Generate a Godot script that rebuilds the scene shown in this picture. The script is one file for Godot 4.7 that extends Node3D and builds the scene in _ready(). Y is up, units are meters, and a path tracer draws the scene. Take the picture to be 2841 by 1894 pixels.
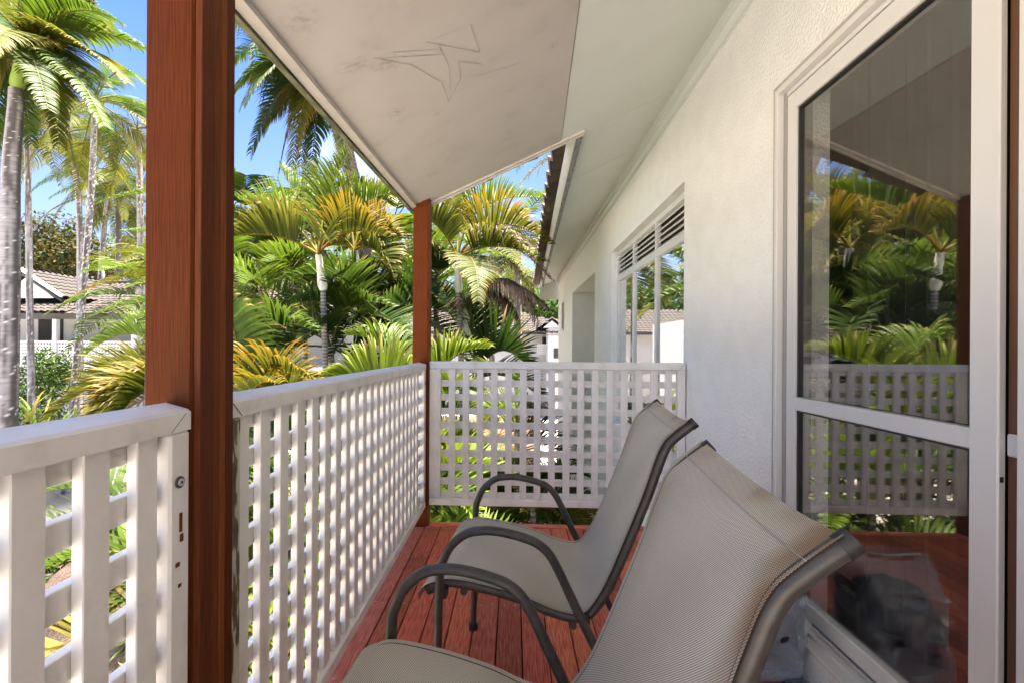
extends Node3D
# A timber-decked balcony with lattice railings, looking along a rendered wall into a palm garden.

var rng := RandomNumberGenerator.new()
var M := {}
var used := {}

# ------------------------------------------------------------------ mesh builder
class B:
	var v := PackedVector3Array()
	var n := PackedVector3Array()
	var c := PackedColorArray()
	var uv := PackedVector2Array()
	var ix := PackedInt32Array()
	var col := Color(1, 1, 1)

	func p(a: Vector3, nn: Vector3, t := Vector2.ZERO) -> int:
		v.append(a)
		n.append(nn)
		c.append(col)
		uv.append(t)
		return v.size() - 1

	func tri(a: Vector3, b: Vector3, d: Vector3, nn: Vector3) -> void:
		var k := (d - a).cross(b - a)
		if k.dot(nn) < 0:
			var h := b
			b = d
			d = h
			k = -k
		k = k.normalized()
		var i := p(a, k)
		p(b, k)
		p(d, k)
		ix.append_array([i, i + 1, i + 2])

	func quad(a: Vector3, b: Vector3, d: Vector3, e: Vector3, nn: Vector3, uvs: Array = []) -> void:
		var k := (d - a).cross(b - a)
		if k.length_squared() < 1e-14:
			k = (e - b).cross(d - b)
		var flip := k.dot(nn) < 0
		k = (-k if flip else k).normalized()
		var q := [a, b, d, e]
		var i := v.size()
		for j in 4:
			p(q[j], k, uvs[j] if uvs.size() else Vector2.ZERO)
		if flip:
			ix.append_array([i, i + 2, i + 1, i, i + 3, i + 2])
		else:
			ix.append_array([i, i + 1, i + 2, i, i + 2, i + 3])

	func box(ctr: Vector3, size: Vector3, bas := Basis(), bev := 0.0) -> void:
		var h := size / 2.0
		var g := minf(bev, minf(h.x, minf(h.y, h.z)) * 0.9)
		var ax := [bas.x, bas.y, bas.z]
		var hh := [h.x, h.y, h.z]
		for a in 3:
			var b1 := (a + 1) % 3
			var b2 := (a + 2) % 3
			for s in [-1.0, 1.0]:
				var o: Vector3 = ctr + ax[a] * hh[a] * s
				var e1: Vector3 = ax[b1] * (hh[b1] - g)
				var e2: Vector3 = ax[b2] * (hh[b2] - g)
				quad(o - e1 - e2, o + e1 - e2, o + e1 + e2, o - e1 + e2, ax[a] * s)
			if g > 0.0:
				for s1 in [-1.0, 1.0]:
					for s2 in [-1.0, 1.0]:
						var e: Vector3 = ax[a] * (hh[a] - g)
						var m1: Vector3 = ctr + ax[b1] * hh[b1] * s1 + ax[b2] * (hh[b2] - g) * s2
						var m2: Vector3 = ctr + ax[b1] * (hh[b1] - g) * s1 + ax[b2] * hh[b2] * s2
						quad(m1 - e, m1 + e, m2 + e, m2 - e, ax[b1] * s1 + ax[b2] * s2)
		if g > 0.0:
			for sx in [-1.0, 1.0]:
				for sy in [-1.0, 1.0]:
					for sz in [-1.0, 1.0]:
						var q: Vector3 = ctr
						var px: Vector3 = q + bas.x * h.x * sx + bas.y * (h.y - g) * sy + bas.z * (h.z - g) * sz
						var py: Vector3 = q + bas.x * (h.x - g) * sx + bas.y * h.y * sy + bas.z * (h.z - g) * sz
						var pz: Vector3 = q + bas.x * (h.x - g) * sx + bas.y * (h.y - g) * sy + bas.z * h.z * sz
						tri(px, py, pz, bas.x * sx + bas.y * sy + bas.z * sz)

	# swept oval; ra across (sideways), rb in the other direction; open list of points
	func tube(pts: Array, ra: Array, sides := 8, flat := 1.0, side_hint := Vector3.ZERO, caps := true) -> void:
		var m := pts.size()
		var first := v.size()
		var ref := side_hint if side_hint != Vector3.ZERO else Vector3(0.31, 0.2, 0.93)
		for i in m:
			var t: Vector3 = (pts[mini(i + 1, m - 1)] - pts[maxi(i - 1, 0)]).normalized()
			var sd := (ref - t * ref.dot(t)).normalized()
			var up := t.cross(sd)
			ref = sd
			var r: float = ra[mini(i, ra.size() - 1)]
			for k in sides + 1:
				var an := TAU * k / sides
				var q := sd * cos(an) * r + up * sin(an) * r * flat
				p(pts[i] + q, (sd * cos(an) * flat + up * sin(an)).normalized(), Vector2(float(k) / sides, i))
		for i in m - 1:
			for k in sides:
				var a := first + i * (sides + 1) + k
				var d := a + sides + 1
				ix.append_array([a, a + 1, d, a + 1, d + 1, d])
		if caps:
			for e in [0, m - 1]:
				var t2: Vector3 = (pts[1] - pts[0]) if e == 0 else (pts[m - 1] - pts[m - 2])
				var nn := -t2.normalized() if e == 0 else t2.normalized()
				var ci := p(pts[e], nn)
				for k in sides:
					var a2 := v[first + e * (sides + 1) + k]
					var b2 := v[first + e * (sides + 1) + k + 1]
					var i2 := p(a2, nn)
					p(b2, nn)
					if (b2 - pts[e]).cross(a2 - pts[e]).dot(nn) > 0:
						ix.append_array([ci, i2, i2 + 1])
					else:
						ix.append_array([ci, i2 + 1, i2])

	func mesh() -> ArrayMesh:
		for i in range(0, ix.size(), 3):
			var q := v[ix[i]]
			if (v[ix[i + 2]] - q).cross(v[ix[i + 1]] - q).dot(n[ix[i]] + n[ix[i + 1]] + n[ix[i + 2]]) < 0.0:
				var h := ix[i + 1]
				ix[i + 1] = ix[i + 2]
				ix[i + 2] = h
		var a := []
		a.resize(Mesh.ARRAY_MAX)
		a[Mesh.ARRAY_VERTEX] = v
		a[Mesh.ARRAY_NORMAL] = n
		a[Mesh.ARRAY_COLOR] = c
		a[Mesh.ARRAY_TEX_UV] = uv
		a[Mesh.ARRAY_INDEX] = ix
		var r := ArrayMesh.new()
		r.add_surface_from_arrays(Mesh.PRIMITIVE_TRIANGLES, a)
		return r

# ------------------------------------------------------------------ naming
func numbered(called: String) -> String:
	var k: int = used.get(called, -1) + 1
	used[called] = k
	return called if k == 0 else "%s_%03d" % [called, k]

func thing(called: String, label: String, category: String, at := Vector3.ZERO, group := "") -> Node3D:
	var o := Node3D.new()
	o.name = numbered(called)
	add_child(o, true)
	o.position = at
	o.set_meta("label", label)
	o.set_meta("category", category)
	if group:
		o.set_meta("group", group)
	return o

func shown(called: String, mesh: Mesh, mat: Material, parent: Node = self, at := Vector3.ZERO, kind := "") -> MeshInstance3D:
	var o := MeshInstance3D.new()
	o.mesh = mesh
	o.material_override = mat
	if parent == self:
		o.name = numbered(called)
	else:
		var k := 0
		var nm := called
		while parent.has_node(nm):
			k += 1
			nm = "%s_%03d" % [called, k]
		o.name = nm
	parent.add_child(o, true)
	o.position = at
	if kind:
		o.set_meta("kind", kind)
	return o

func piece(called: String, lo: Vector3, hi: Vector3, mat: Material, parent: Node = self, bev := 0.0) -> MeshInstance3D:
	var b := B.new()
	b.box(Vector3.ZERO, (hi - lo).abs(), Basis(), bev)
	var o := shown(called, b.mesh(), mat, parent)
	o.position = (lo + hi) / 2.0 - (parent.position if parent != self and parent.get_parent() == self else Vector3.ZERO)
	return o

func W(x: float, y: float, z: float) -> Vector3:
	return Vector3(x, y, -z)

# ------------------------------------------------------------------ materials
func lin(r: float, g: float, b: float) -> Color:
	return Color(r, g, b).linear_to_srgb()

func noise_tex(freq: float, octaves: int, ramp: Array, sz := 512, seed_ := 1, type := FastNoiseLite.TYPE_SIMPLEX_SMOOTH) -> NoiseTexture2D:
	var f := FastNoiseLite.new()
	f.seed = seed_
	f.noise_type = type
	f.frequency = freq
	f.fractal_octaves = octaves
	var t := NoiseTexture2D.new()
	t.width = sz
	t.height = sz
	t.seamless = true
	t.noise = f
	if ramp.size():
		var g := Gradient.new()
		var off := PackedFloat32Array()
		var cs := PackedColorArray()
		for k in ramp.size():
			off.append(ramp[k][0])
			cs.append(ramp[k][1])
		g.offsets = off
		g.colors = cs
		t.color_ramp = g
	return t

func plain(c: Color, rough := 0.7, metal := 0.0, spec := 0.5) -> StandardMaterial3D:
	var m := StandardMaterial3D.new()
	m.albedo_color = c
	m.roughness = rough
	m.metallic = metal
	m.metallic_specular = spec
	return m

func textured(tex: Texture2D, scale: Vector3, rough := 0.7, bump: Texture2D = null, depth := 0.0, tint := Color.WHITE, off := Vector3.ZERO) -> StandardMaterial3D:
	var m := plain(tint, rough)
	m.albedo_texture = tex
	m.uv1_triplanar = true
	m.uv1_scale = scale
	m.uv1_offset = off
	m.uv1_triplanar_sharpness = 4.0
	if bump:
		m.heightmap_enabled = true
		m.heightmap_texture = bump
		m.heightmap_scale = depth
	return m

func leafy(rough := 0.42, back := 0.35) -> StandardMaterial3D:
	var m := plain(Color.WHITE, rough)
	m.vertex_color_use_as_albedo = true
	m.metallic_specular = 0.28
	m.backlight_enabled = true
	m.backlight = Color(back, back, back)
	m.cull_mode = BaseMaterial3D.CULL_DISABLED
	return m

func make_materials() -> void:
	var fine := noise_tex(0.05, 4, [], 512, 3)
	var grime := noise_tex(0.012, 5, [[0.0, Color(0.90, 0.89, 0.87)], [0.3, Color(0.965, 0.96, 0.95)], [0.6, Color(0.985, 0.98, 0.975)], [1.0, Color(1, 1, 1)]], 512, 5)
	M.white = textured(grime, Vector3(1.3, 1.3, 1.3), 0.42, fine, 0.05, lin(0.86, 0.85, 0.83))
	M.white_h = textured(grime, Vector3(1.1, 1.7, 1.1), 0.42, fine, 0.05, lin(0.85, 0.84, 0.82), Vector3(0.3, 0.6, 0.1))
	var peel := noise_tex(0.02, 5, [[0.0, Color(0.27, 0.22, 0.15)], [0.44, Color(0.42, 0.37, 0.28)], [0.5, Color(0.72, 0.73, 0.66)], [1.0, Color(0.86, 0.87, 0.83)]], 256, 8)
	M.peeling = textured(peel, Vector3(6, 1.4, 6), 0.6, fine, 0.2)
	var grain := noise_tex(0.02, 5, [[0.0, Color(0.34, 0.17, 0.095)], [0.3, Color(0.45, 0.235, 0.13)], [0.55, Color(0.49, 0.262, 0.15)], [0.8, Color(0.525, 0.285, 0.165)], [1.0, Color(0.57, 0.325, 0.195)]], 512, 11)
	M.post = textured(grain, Vector3(34, 0.75, 34), 0.6, fine, 0.02, Color(0.69, 0.65, 0.46))
	M.post_red = textured(grain, Vector3(34, 0.75, 34), 0.6, fine, 0.02, Color(0.80, 0.745, 0.55), Vector3(0.4, 0.2, 0.7))
	M.lam = []
	for k in 4:
		M.lam.append(textured(grain, Vector3(34, 0.7, 34), 0.55, fine, 0.02, [Color(0.76, 0.77, 0.78), Color(0.86, 0.89, 0.84), Color(0.98, 1.04, 0.93), Color(0.72, 0.70, 0.69)][k], Vector3(0.17 * k, 0.31 * k, 0.23 * k)))
	var dg := noise_tex(0.018, 5, [[0.0, Color(0.52, 0.25, 0.18)], [0.3, Color(0.70, 0.37, 0.28)], [0.6, Color(0.78, 0.45, 0.35)], [1.0, Color(0.86, 0.55, 0.44)]], 512, 17)
	M.deck = []
	for k in 6:
		var t: Color = [Color(0.95, 0.9, 0.9), Color(1.08, 1.02, 0.98), Color(0.86, 0.82, 0.82), Color(1.02, 0.93, 0.95), Color(1.12, 1.1, 1.02), Color(0.98, 1.0, 0.98)][k]
		M.deck.append(textured(dg, Vector3(14, 14, 1.0), 0.5, fine, 0.03, t, Vector3(0.37 * k, 0.1, 0.29 * k)))
	M.deck_cross = textured(dg, Vector3(0.75, 7, 7), 0.36, fine, 0.03, Color(1.15, 1.05, 1.05))
	for m in [M.post, M.post_red, M.deck_cross] + M.deck + M.lam:
		m.metallic_specular = 0.22
	var stucco := noise_tex(0.035, 3, [], 1024, 21)
	var wallc := noise_tex(0.006, 4, [[0.0, Color(0.975, 0.972, 0.965)], [1.0, Color(1, 1, 1)]], 512, 22)
	M.wall = textured(wallc, Vector3(1.6, 1.6, 1.6), 0.8, stucco, 0.6, lin(0.87, 0.87, 0.84))
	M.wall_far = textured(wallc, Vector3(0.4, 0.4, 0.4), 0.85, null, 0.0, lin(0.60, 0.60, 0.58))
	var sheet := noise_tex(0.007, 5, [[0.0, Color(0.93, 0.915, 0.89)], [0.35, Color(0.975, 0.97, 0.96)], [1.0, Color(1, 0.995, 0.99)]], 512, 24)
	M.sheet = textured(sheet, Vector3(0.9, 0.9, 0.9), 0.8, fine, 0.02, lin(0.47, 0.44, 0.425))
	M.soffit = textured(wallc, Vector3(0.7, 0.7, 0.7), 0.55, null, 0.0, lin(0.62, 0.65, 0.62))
	M.trim = textured(grime, Vector3(1.5, 1.5, 1.5), 0.55, fine, 0.05, lin(0.58, 0.54, 0.50))
	M.mould = textured(noise_tex(0.03, 5, [[0.0, Color(0.2, 0.2, 0.13)], [0.5, Color(0.33, 0.33, 0.23)], [1.0, Color(0.52, 0.5, 0.40)]], 256, 26), Vector3(3, 3, 1.0), 0.8)
	M.alu = plain(lin(0.66, 0.65, 0.625), 0.32)
	M.alu_dark = plain(lin(0.30, 0.29, 0.27), 0.4)
	M.gasket = plain(lin(0.02, 0.02, 0.02), 0.6)
	M.caulk = plain(lin(0.42, 0.39, 0.33), 0.8)
	M.galv = textured(grime, Vector3(2, 2, 2), 0.35, null, 0.0, lin(0.62, 0.63, 0.65))
	M.grey_fascia = textured(noise_tex(0.03, 4, [[0.0, Color(0.35, 0.35, 0.36)], [1.0, Color(0.55, 0.55, 0.56)]], 256, 27), Vector3(4, 4, 1), 0.7)
	M.screw = plain(lin(0.42, 0.39, 0.36), 0.35, 0.8)
	M.bolt = plain(lin(0.10, 0.10, 0.09), 0.45, 0.5)
	M.dark = plain(lin(0.012, 0.011, 0.010), 0.9)
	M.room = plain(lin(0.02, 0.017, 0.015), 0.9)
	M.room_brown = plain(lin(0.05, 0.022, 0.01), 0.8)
	M.added_strip = plain(lin(0.13, 0.055, 0.022), 0.6)
	M.louvre_back = plain(lin(0.16, 0.13, 0.10), 0.8)
	M.brown_back = plain(lin(0.13, 0.05, 0.017), 0.7)
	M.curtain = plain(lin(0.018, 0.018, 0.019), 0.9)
	M.frame = textured(noise_tex(0.04, 4, [[0.0, Color(0.22, 0.195, 0.17)], [0.6, Color(0.255, 0.24, 0.22)], [1.0, Color(0.31, 0.27, 0.23)]], 256, 31), Vector3(3, 3, 3), 0.38, null, 0.0)
	M.cap = plain(lin(0.02, 0.019, 0.018), 0.5)
	M.roof = plain(Color.WHITE, 0.85)
	M.roof.vertex_color_use_as_albedo = true
	M.leaf = leafy(0.55, 0.85)
	M.leaf_far = leafy(0.65, 0.85)
	var bark := noise_tex(0.02, 5, [[0.0, Color(0.20, 0.15, 0.13)], [0.4, Color(0.45, 0.40, 0.37)], [0.55, Color(0.62, 0.58, 0.55)], [1.0, Color(0.78, 0.76, 0.72)]], 512, 33)
	M.bark_pale = textured(bark, Vector3(2.5, 1.6, 2.5), 0.85, fine, 0.6, Color(1, 0.97, 0.95))
	M.bark_lichen = textured(noise_tex(0.04, 4, [[0.0, Color(0.22, 0.19, 0.16)], [0.45, Color(0.42, 0.38, 0.33)], [0.55, Color(0.70, 0.68, 0.63)], [1.0, Color(0.85, 0.83, 0.78)]], 256, 35), Vector3(2.2, 1.3, 2.2), 0.9)
	M.bark_big = textured(noise_tex(0.011, 5, [[0.0, Color(0.15, 0.11, 0.10)], [0.40, Color(0.30, 0.23, 0.21)], [0.52, Color(0.62, 0.56, 0.54)], [1.0, Color(0.85, 0.81, 0.80)]], 512, 36), Vector3(1.5, 0.33, 1.5), 0.85, fine, 0.5)
	M.ringed = plain(Color.WHITE, 0.85)
	M.ringed.vertex_color_use_as_albedo = true
	M.shaft = textured(noise_tex(0.015, 4, [[0.0, Color(0.72, 0.66, 0.45)], [0.45, Color(0.82, 0.81, 0.72)], [1.0, Color(0.88, 0.89, 0.85)]], 256, 37), Vector3(5, 0.9, 5), 0.5)
	M.shaft_green = plain(lin(0.30, 0.42, 0.07), 0.4)
	M.fibre = plain(lin(0.10, 0.065, 0.04), 0.95)
	M.asphalt = textured(noise_tex(0.08, 4, [[0.0, Color(0.19, 0.185, 0.19)], [1.0, Color(0.26, 0.25, 0.26)]], 512, 41), Vector3(0.9, 0.9, 0.9), 0.9, fine, 0.4)
	M.soil = textured(noise_tex(0.06, 5, [[0.0, Color(0.44, 0.42, 0.39)], [0.5, Color(0.63, 0.61, 0.585)], [1.0, Color(0.76, 0.745, 0.72)]], 512, 42), Vector3(0.5, 0.5, 0.5), 0.95, fine, 1.5)
	M.mulch = textured(noise_tex(0.07, 5, [[0.0, Color(0.12, 0.08, 0.05)], [0.5, Color(0.26, 0.19, 0.13)], [1.0, Color(0.42, 0.33, 0.25)]], 512, 46), Vector3(0.7, 0.7, 0.7), 0.95, fine, 1.5)
	M.paving = textured(noise_tex(0.06, 5, [[0.0, Color(0.26, 0.18, 0.165)], [1.0, Color(0.36, 0.27, 0.25)]], 512, 43), Vector3(0.9, 0.9, 0.9), 0.9, fine, 0.3)
	M.gravel = textured(noise_tex(0.09, 5, [[0.0, Color(0.22, 0.185, 0.15)], [1.0, Color(0.45, 0.40, 0.35)]], 512, 45), Vector3(0.8, 0.8, 0.8), 0.95, fine, 1.0)
	M.rock = textured(noise_tex(0.05, 5, [[0.0, Color(0.15, 0.115, 0.10)], [0.5, Color(0.27, 0.215, 0.19)], [1.0, Color(0.38, 0.32, 0.29)]], 512, 44), Vector3(1.4, 1.4, 1.4), 0.95, fine, 2.0)
	M.dark_timber = plain(lin(0.05, 0.047, 0.046), 0.7)
	M.shaded_wall2 = textured(wallc, Vector3(0.4, 0.4, 0.4), 0.85, null, 0.0, lin(0.48, 0.48, 0.48))  # white wall, colour lowered to offset overbright sunlight
	M.shaded_wall = textured(wallc, Vector3(0.4, 0.4, 0.4), 0.85, null, 0.0, lin(0.34, 0.345, 0.35))  # white wall with the shade under the eaves put into its colour
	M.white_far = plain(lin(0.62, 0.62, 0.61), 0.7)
	M.glass_dark = plain(lin(0.012, 0.012, 0.014), 0.08)
	# half-silvered, tinted panes: part mirror, part see-through
	var w := Image.create(4, 4, false, Image.FORMAT_RGBA8)
	w.fill(Color.WHITE)
	var wt := ImageTexture.create_from_image(w)
	M.glass_door = plain(Color(0.95, 0.94, 0.92, 0.205), 0.02, 1.0)
	M.glass_window = plain(Color(0.97, 0.97, 0.97, 0.78), 0.02, 1.0)
	for g in [M.glass_door, M.glass_window]:
		g.transparency = BaseMaterial3D.TRANSPARENCY_ALPHA
		g.albedo_texture = wt
	# woven sling: pale and dark yarns over and under
	var wv := Image.create(64, 64, false, Image.FORMAT_RGB8)
	for y in 64:
		for x in 64:
			var cx := int(x / 8.0)
			var cy := int(y / 8.0)
			var over := (cx + cy) % 2 == 0
			var e := 1.0 - 0.35 * absf((x % 8) - 3.5) / 3.5 * absf((y % 8) - 3.5) / 3.5
			var k := (1.0 if over else 0.54) * e
			wv.set_pixel(x, y, Color(k, k * 0.975, k * 0.93))
	M.sling = plain(Color.WHITE, 0.75)
	M.sling.albedo_texture = ImageTexture.create_from_image(wv)
	M.sling.uv1_scale = Vector3(58, 58, 1)
	M.sling.vertex_color_use_as_albedo = true
	M.sling.backlight_enabled = true
	M.sling.backlight = Color(0.25, 0.25, 0.25)
	M.thread = plain(lin(0.42, 0.39, 0.34), 0.9)
	M.film = plain(Color(0.9, 0.92, 0.95, 0.26), 0.12)
	M.film.transparency = BaseMaterial3D.TRANSPARENCY_ALPHA
	M.quilt = plain(lin(0.018, 0.018, 0.02), 0.9)
	M.card = plain(lin(0.24, 0.24, 0.25), 0.6)
	M.card_dark = plain(lin(0.015, 0.015, 0.017), 0.5)
	M.print = plain(lin(0.8, 0.8, 0.8), 0.6)
	M.print_dark = plain(lin(0.03, 0.03, 0.03), 0.6)
	M.red = plain(lin(0.35, 0.03, 0.03), 0.6)

# ------------------------------------------------------------------ palms
# palettes: leaflet base, middle, tip, midrib
var PAL := {
	"fresh": [Color(0.042, 0.073, 0.007), Color(0.061, 0.100, 0.009), Color(0.088, 0.121, 0.013), Color(0.130, 0.121, 0.019)],
	"lime": [Color(0.058, 0.086, 0.007), Color(0.086, 0.121, 0.009), Color(0.116, 0.140, 0.017), Color(0.130, 0.126, 0.019)],
	"green": [Color(0.024, 0.047, 0.007), Color(0.037, 0.065, 0.008), Color(0.061, 0.082, 0.011), Color(0.102, 0.098, 0.015)],
	"dark": [Color(0.016, 0.033, 0.007), Color(0.023, 0.044, 0.008), Color(0.039, 0.054, 0.010), Color(0.065, 0.070, 0.013)],
	"olive": [Color(0.043, 0.059, 0.007), Color(0.069, 0.079, 0.009), Color(0.130, 0.102, 0.015), Color(0.186, 0.130, 0.015)],
	"sun": [Color(0.070, 0.082, 0.007), Color(0.107, 0.113, 0.010), Color(0.149, 0.135, 0.019), Color(0.177, 0.140, 0.017)],
	"gold": [Color(0.048, 0.060, 0.007), Color(0.079, 0.073, 0.008), Color(0.205, 0.107, 0.011), Color(0.233, 0.116, 0.012)],
	"orange": [Color(0.079, 0.065, 0.007), Color(0.140, 0.084, 0.009), Color(0.223, 0.121, 0.019), Color(0.233, 0.112, 0.012)],
	"brown": [Color(0.09, 0.058, 0.028), Color(0.15, 0.10, 0.055), Color(0.33, 0.28, 0.23), Color(0.17, 0.11, 0.045)],
}

func bez(a: Vector3, b: Vector3, c: Vector3, t: float) -> Vector3:
	return a.lerp(b, t).lerp(b.lerp(c, t), t)

# o: len leaflet length, n per side, w width, droop, vee (0 flat .. 1 upright), fw forward lean, t0 bare petiole share, r midrib radius
func frond(parent: Node3D, a: Vector3, b: Vector3, c: Vector3, pal: String, o := {}) -> MeshInstance3D:
	var L: float = o.get("len", 0.5)
	var n: int = o.get("n", 40)
	var w: float = o.get("w", 0.035)
	var droop: float = o.get("droop", 0.35)
	var vee: float = o.get("vee", 0.55)
	var fw: float = o.get("fw", 0.3)
	var t0: float = o.get("t0", 0.18)
	var r: float = o.get("r", 0.011)
	var segs: int = o.get("segs", 5)
	var curl: float = o.get("curl", 0.0)
	var P: Array = PAL[pal]
	var bb := B.new()
	var o0 := a
	a -= o0
	b -= o0
	c -= o0
	var pts := []
	var rr := []
	for i in 11:
		pts.append(bez(a, b, c, i / 10.0))
		rr.append(r * (1.0 - 0.85 * i / 10.0))
	bb.col = P[3]
	bb.tube(pts, rr, 5, 1.0, Vector3.ZERO, false)
	var bend := (a - 2.0 * b + c)
	var shade := rng.randf_range(0.8, 1.2)
	for i in n:
		var t := t0 + (1.0 - t0) * (i + 0.5) / n
		for s in [-1.0, 1.0]:
			var tt := clampf(t + rng.randf_range(-0.3, 0.3) / n, 0.0, 1.0)
			var q := bez(a, b, c, tt)
			var T := (b - a).lerp(c - b, tt).normalized()
			var up := (-bend * 0.6 + Vector3.UP * bend.length() + Vector3(0, 0.01, 0))
			up = up.normalized()
			up = (up - T * up.dot(T)).normalized()
			if not up.is_finite() or up.length() < 0.5:
				up = (Vector3.BACK - T * Vector3.BACK.dot(T)).normalized()
			var S := T.cross(up)
			var along := (tt - t0) / (1.0 - t0)
			var prof := (0.55 + 0.45 * sin(PI * minf(along * 1.25 + 0.12, 1.0))) * (1.0 - 0.62 * pow(along, 2.2))
			var ll := L * prof * rng.randf_range(0.92, 1.07)
			var va := vee * PI / 2.0 * rng.randf_range(0.9, 1.1)
			var D: Vector3 = (S * s * cos(va) + up * sin(va) + T * (fw + along * 0.65) * rng.randf_range(0.93, 1.07)).normalized()
			var ww := w * (0.6 + 0.4 * prof) * rng.randf_range(0.85, 1.15)
			var dr := droop * rng.randf_range(0.75, 1.3)
			if rng.randf() < 0.12:
				dr *= rng.randf_range(1.8, 3.4)
			var k := shade * rng.randf_range(0.8, 1.2)
			var dry := rng.randf() < 0.12
			var base := bb.v.size()
			var roll := rng.randf_range(-0.2, 0.2)
			for j in segs + 1:
				var f := float(j) / segs
				var wd := (T - D * T.dot(D)).normalized().rotated(D, roll)
				var nn := D.cross(wd).normalized()
				if nn.dot(up) < 0:
					nn = -nn
				var half := ww * 0.5 * (1.0 if j == 0 else sqrt(maxf(0.0, 1.0 - pow(f, 2.4)))) * (0.55 if j == 0 else 1.0)
				if j == segs:
					half = 0.001
				var cc: Color = P[0].lerp(P[1], minf(f * 2.0, 1.0)).lerp(P[2], clampf((f - 0.45) / 0.55, 0.0, 1.0) * (0.9 if dry else 0.7))
				if dry and f > 0.75:
					cc = cc.lerp(Color(0.3, 0.2, 0.1), 0.7)
				bb.col = Color(cc.r * k, cc.g * k, cc.b * k)
				bb.p(q - wd * half, nn)
				bb.p(q + wd * half, nn)
				q += D * ll / segs
				D = (D + Vector3.DOWN * dr * (0.15 + f * f * 2.6) * 2.2 / segs + S * s * -curl * f).normalized()
			for j in segs:
				var x := base + j * 2
				bb.ix.append_array([x, x + 1, x + 2, x + 1, x + 3, x + 2])
	return shown("frond", bb.mesh(), M[o.get("mat", "leaf")], parent, o0 - parent.position)

# fronds spread about a crown by themselves
func crown(parent: Node3D, at: Vector3, count: int, length: float, pals: Array, o := {}, el_hi := 75.0, el_lo := -25.0, spin := 0.0, sag := 0.55) -> void:
	for i in count:
		var f := float(i) / maxf(count - 1, 1)
		var az := spin + i * 2.39996 + rng.randf_range(-0.25, 0.25)
		var el := deg_to_rad(lerpf(el_hi, el_lo, pow(f, 0.85)) + rng.randf_range(-8, 8))
		var hz := Vector3(cos(az), 0, sin(az))
		var d0 := hz * cos(el) + Vector3.UP * sin(el)
		var ln := length * rng.randf_range(0.85, 1.12)
		var m := at + d0 * ln * 0.55
		var e := m + (hz * maxf(cos(el), 0.35) + Vector3.UP * (sin(el) - sag * 2.0)).normalized() * ln * 0.52
		var pal: String = pals[mini(int(f * pals.size() * 0.999 + rng.randf_range(-0.35, 0.35)), pals.size() - 1)] if pals.size() > 1 else pals[0]
		frond(parent, at + d0 * 0.04, m, e, pal, o)

func trunk(parent: Node3D, pts: Array, radii: Array, mat: Material, called := "trunk", sides := 12) -> MeshInstance3D:
	var b := B.new()
	var q := []
	for p in pts:
		q.append(p - parent.position)
	b.tube(q, radii, sides)
	return shown(called, b.mesh(), mat, parent)

# a thin ringed stem: pale scars and dark bands
func ringed(parent: Node3D, a: Vector3, c: Vector3, bend: Vector3, r0: float, r1: float, step := 0.035) -> MeshInstance3D:
	var b := B.new()
	var n := int(maxf(a.distance_to(c) / step, 4.0))
	var prev := b.v.size()
	var sides := 9
	for i in n * 2 + 1:
		var t := i / (n * 2.0)
		var q := a.lerp(c, t) + bend * 4.0 * t * (1.0 - t) - parent.position
		var r := lerpf(r0, r1, t) * (1.06 if i % 2 == 0 else 0.94)
		var k := rng.randf_range(0.75, 1.2)
		b.col = Color(0.42 * k, 0.38 * k, 0.33 * k) if i % 2 == 0 else Color(0.13 * k, 0.10 * k, 0.085 * k)
		for s in sides + 1:
			var an := TAU * s / sides
			var d := Vector3(cos(an), 0, sin(an))
			b.p(q + d * r, d)
		if i > 0:
			for s in sides:
				var x := b.v.size() - (sides + 1) * 2 + s
				var y := x + sides + 1
				b.ix.append_array([x, y, x + 1, x + 1, y, y + 1])
	return shown("trunk", b.mesh(), M.ringed, parent)

# a grey palm trunk: faint rings, dark weather stains in patches (amount 0..1)
func stained(parent: Node3D, pts: Array, radii: Array, amount: float, spots := 0.0, ring := 0.05) -> MeshInstance3D:
	var b := B.new()
	var nz := FastNoiseLite.new()
	nz.seed = int(parent.position.x * 100.0)
	nz.frequency = 1.0
	nz.fractal_octaves = 4
	var total := 0.0
	for i in pts.size() - 1:
		total += pts[i].distance_to(pts[i + 1])
	var n := int(total / ring)
	var sides := 18
	for i in n + 1:
		var t := float(i) / n * (pts.size() - 1)
		var k := mini(int(t), pts.size() - 2)
		var f := t - k
		var q: Vector3 = pts[k].cubic_interpolate(pts[k + 1], pts[maxi(k - 1, 0)], pts[mini(k + 2, pts.size() - 1)], f) - parent.position
		var r: float = lerpf(radii[k], radii[k + 1], f) * (1.012 if i % 2 == 0 else 0.99)
		var rk := rng.randf_range(0.74, 1.1)
		for j in sides + 1:
			var an := TAU * (j % sides) / sides
			var d := Vector3(cos(an), 0, sin(an))
			var st := nz.get_noise_3d(d.x * 1.1, q.y * 0.45, d.z * 1.1) + 0.4 * nz.get_noise_3d(d.x * 1.6, q.y * 8.0, d.z * 1.6)
			var c := Color(0.37, 0.345, 0.335) * rk
			c = c.lerp(Color(0.06, 0.046, 0.04), smoothstep(0.55 - amount, 1.0 - amount, st + 0.4 + 0.25 * d.x) * 0.85)
			if spots > 0.0 and rng.randf() < spots:
				c = Color(0.75, 0.73, 0.69)
			b.col = Color(c.r, c.g, c.b)
			b.p(q + d * r, d)
		if i > 0:
			for j in sides:
				var x := b.v.size() - (sides + 1) * 2 + j
				b.ix.append_array([x, x + sides + 1, x + 1, x + 1, x + sides + 1, x + sides + 2])
	return shown("trunk", b.mesh(), M.ringed, parent)

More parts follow.
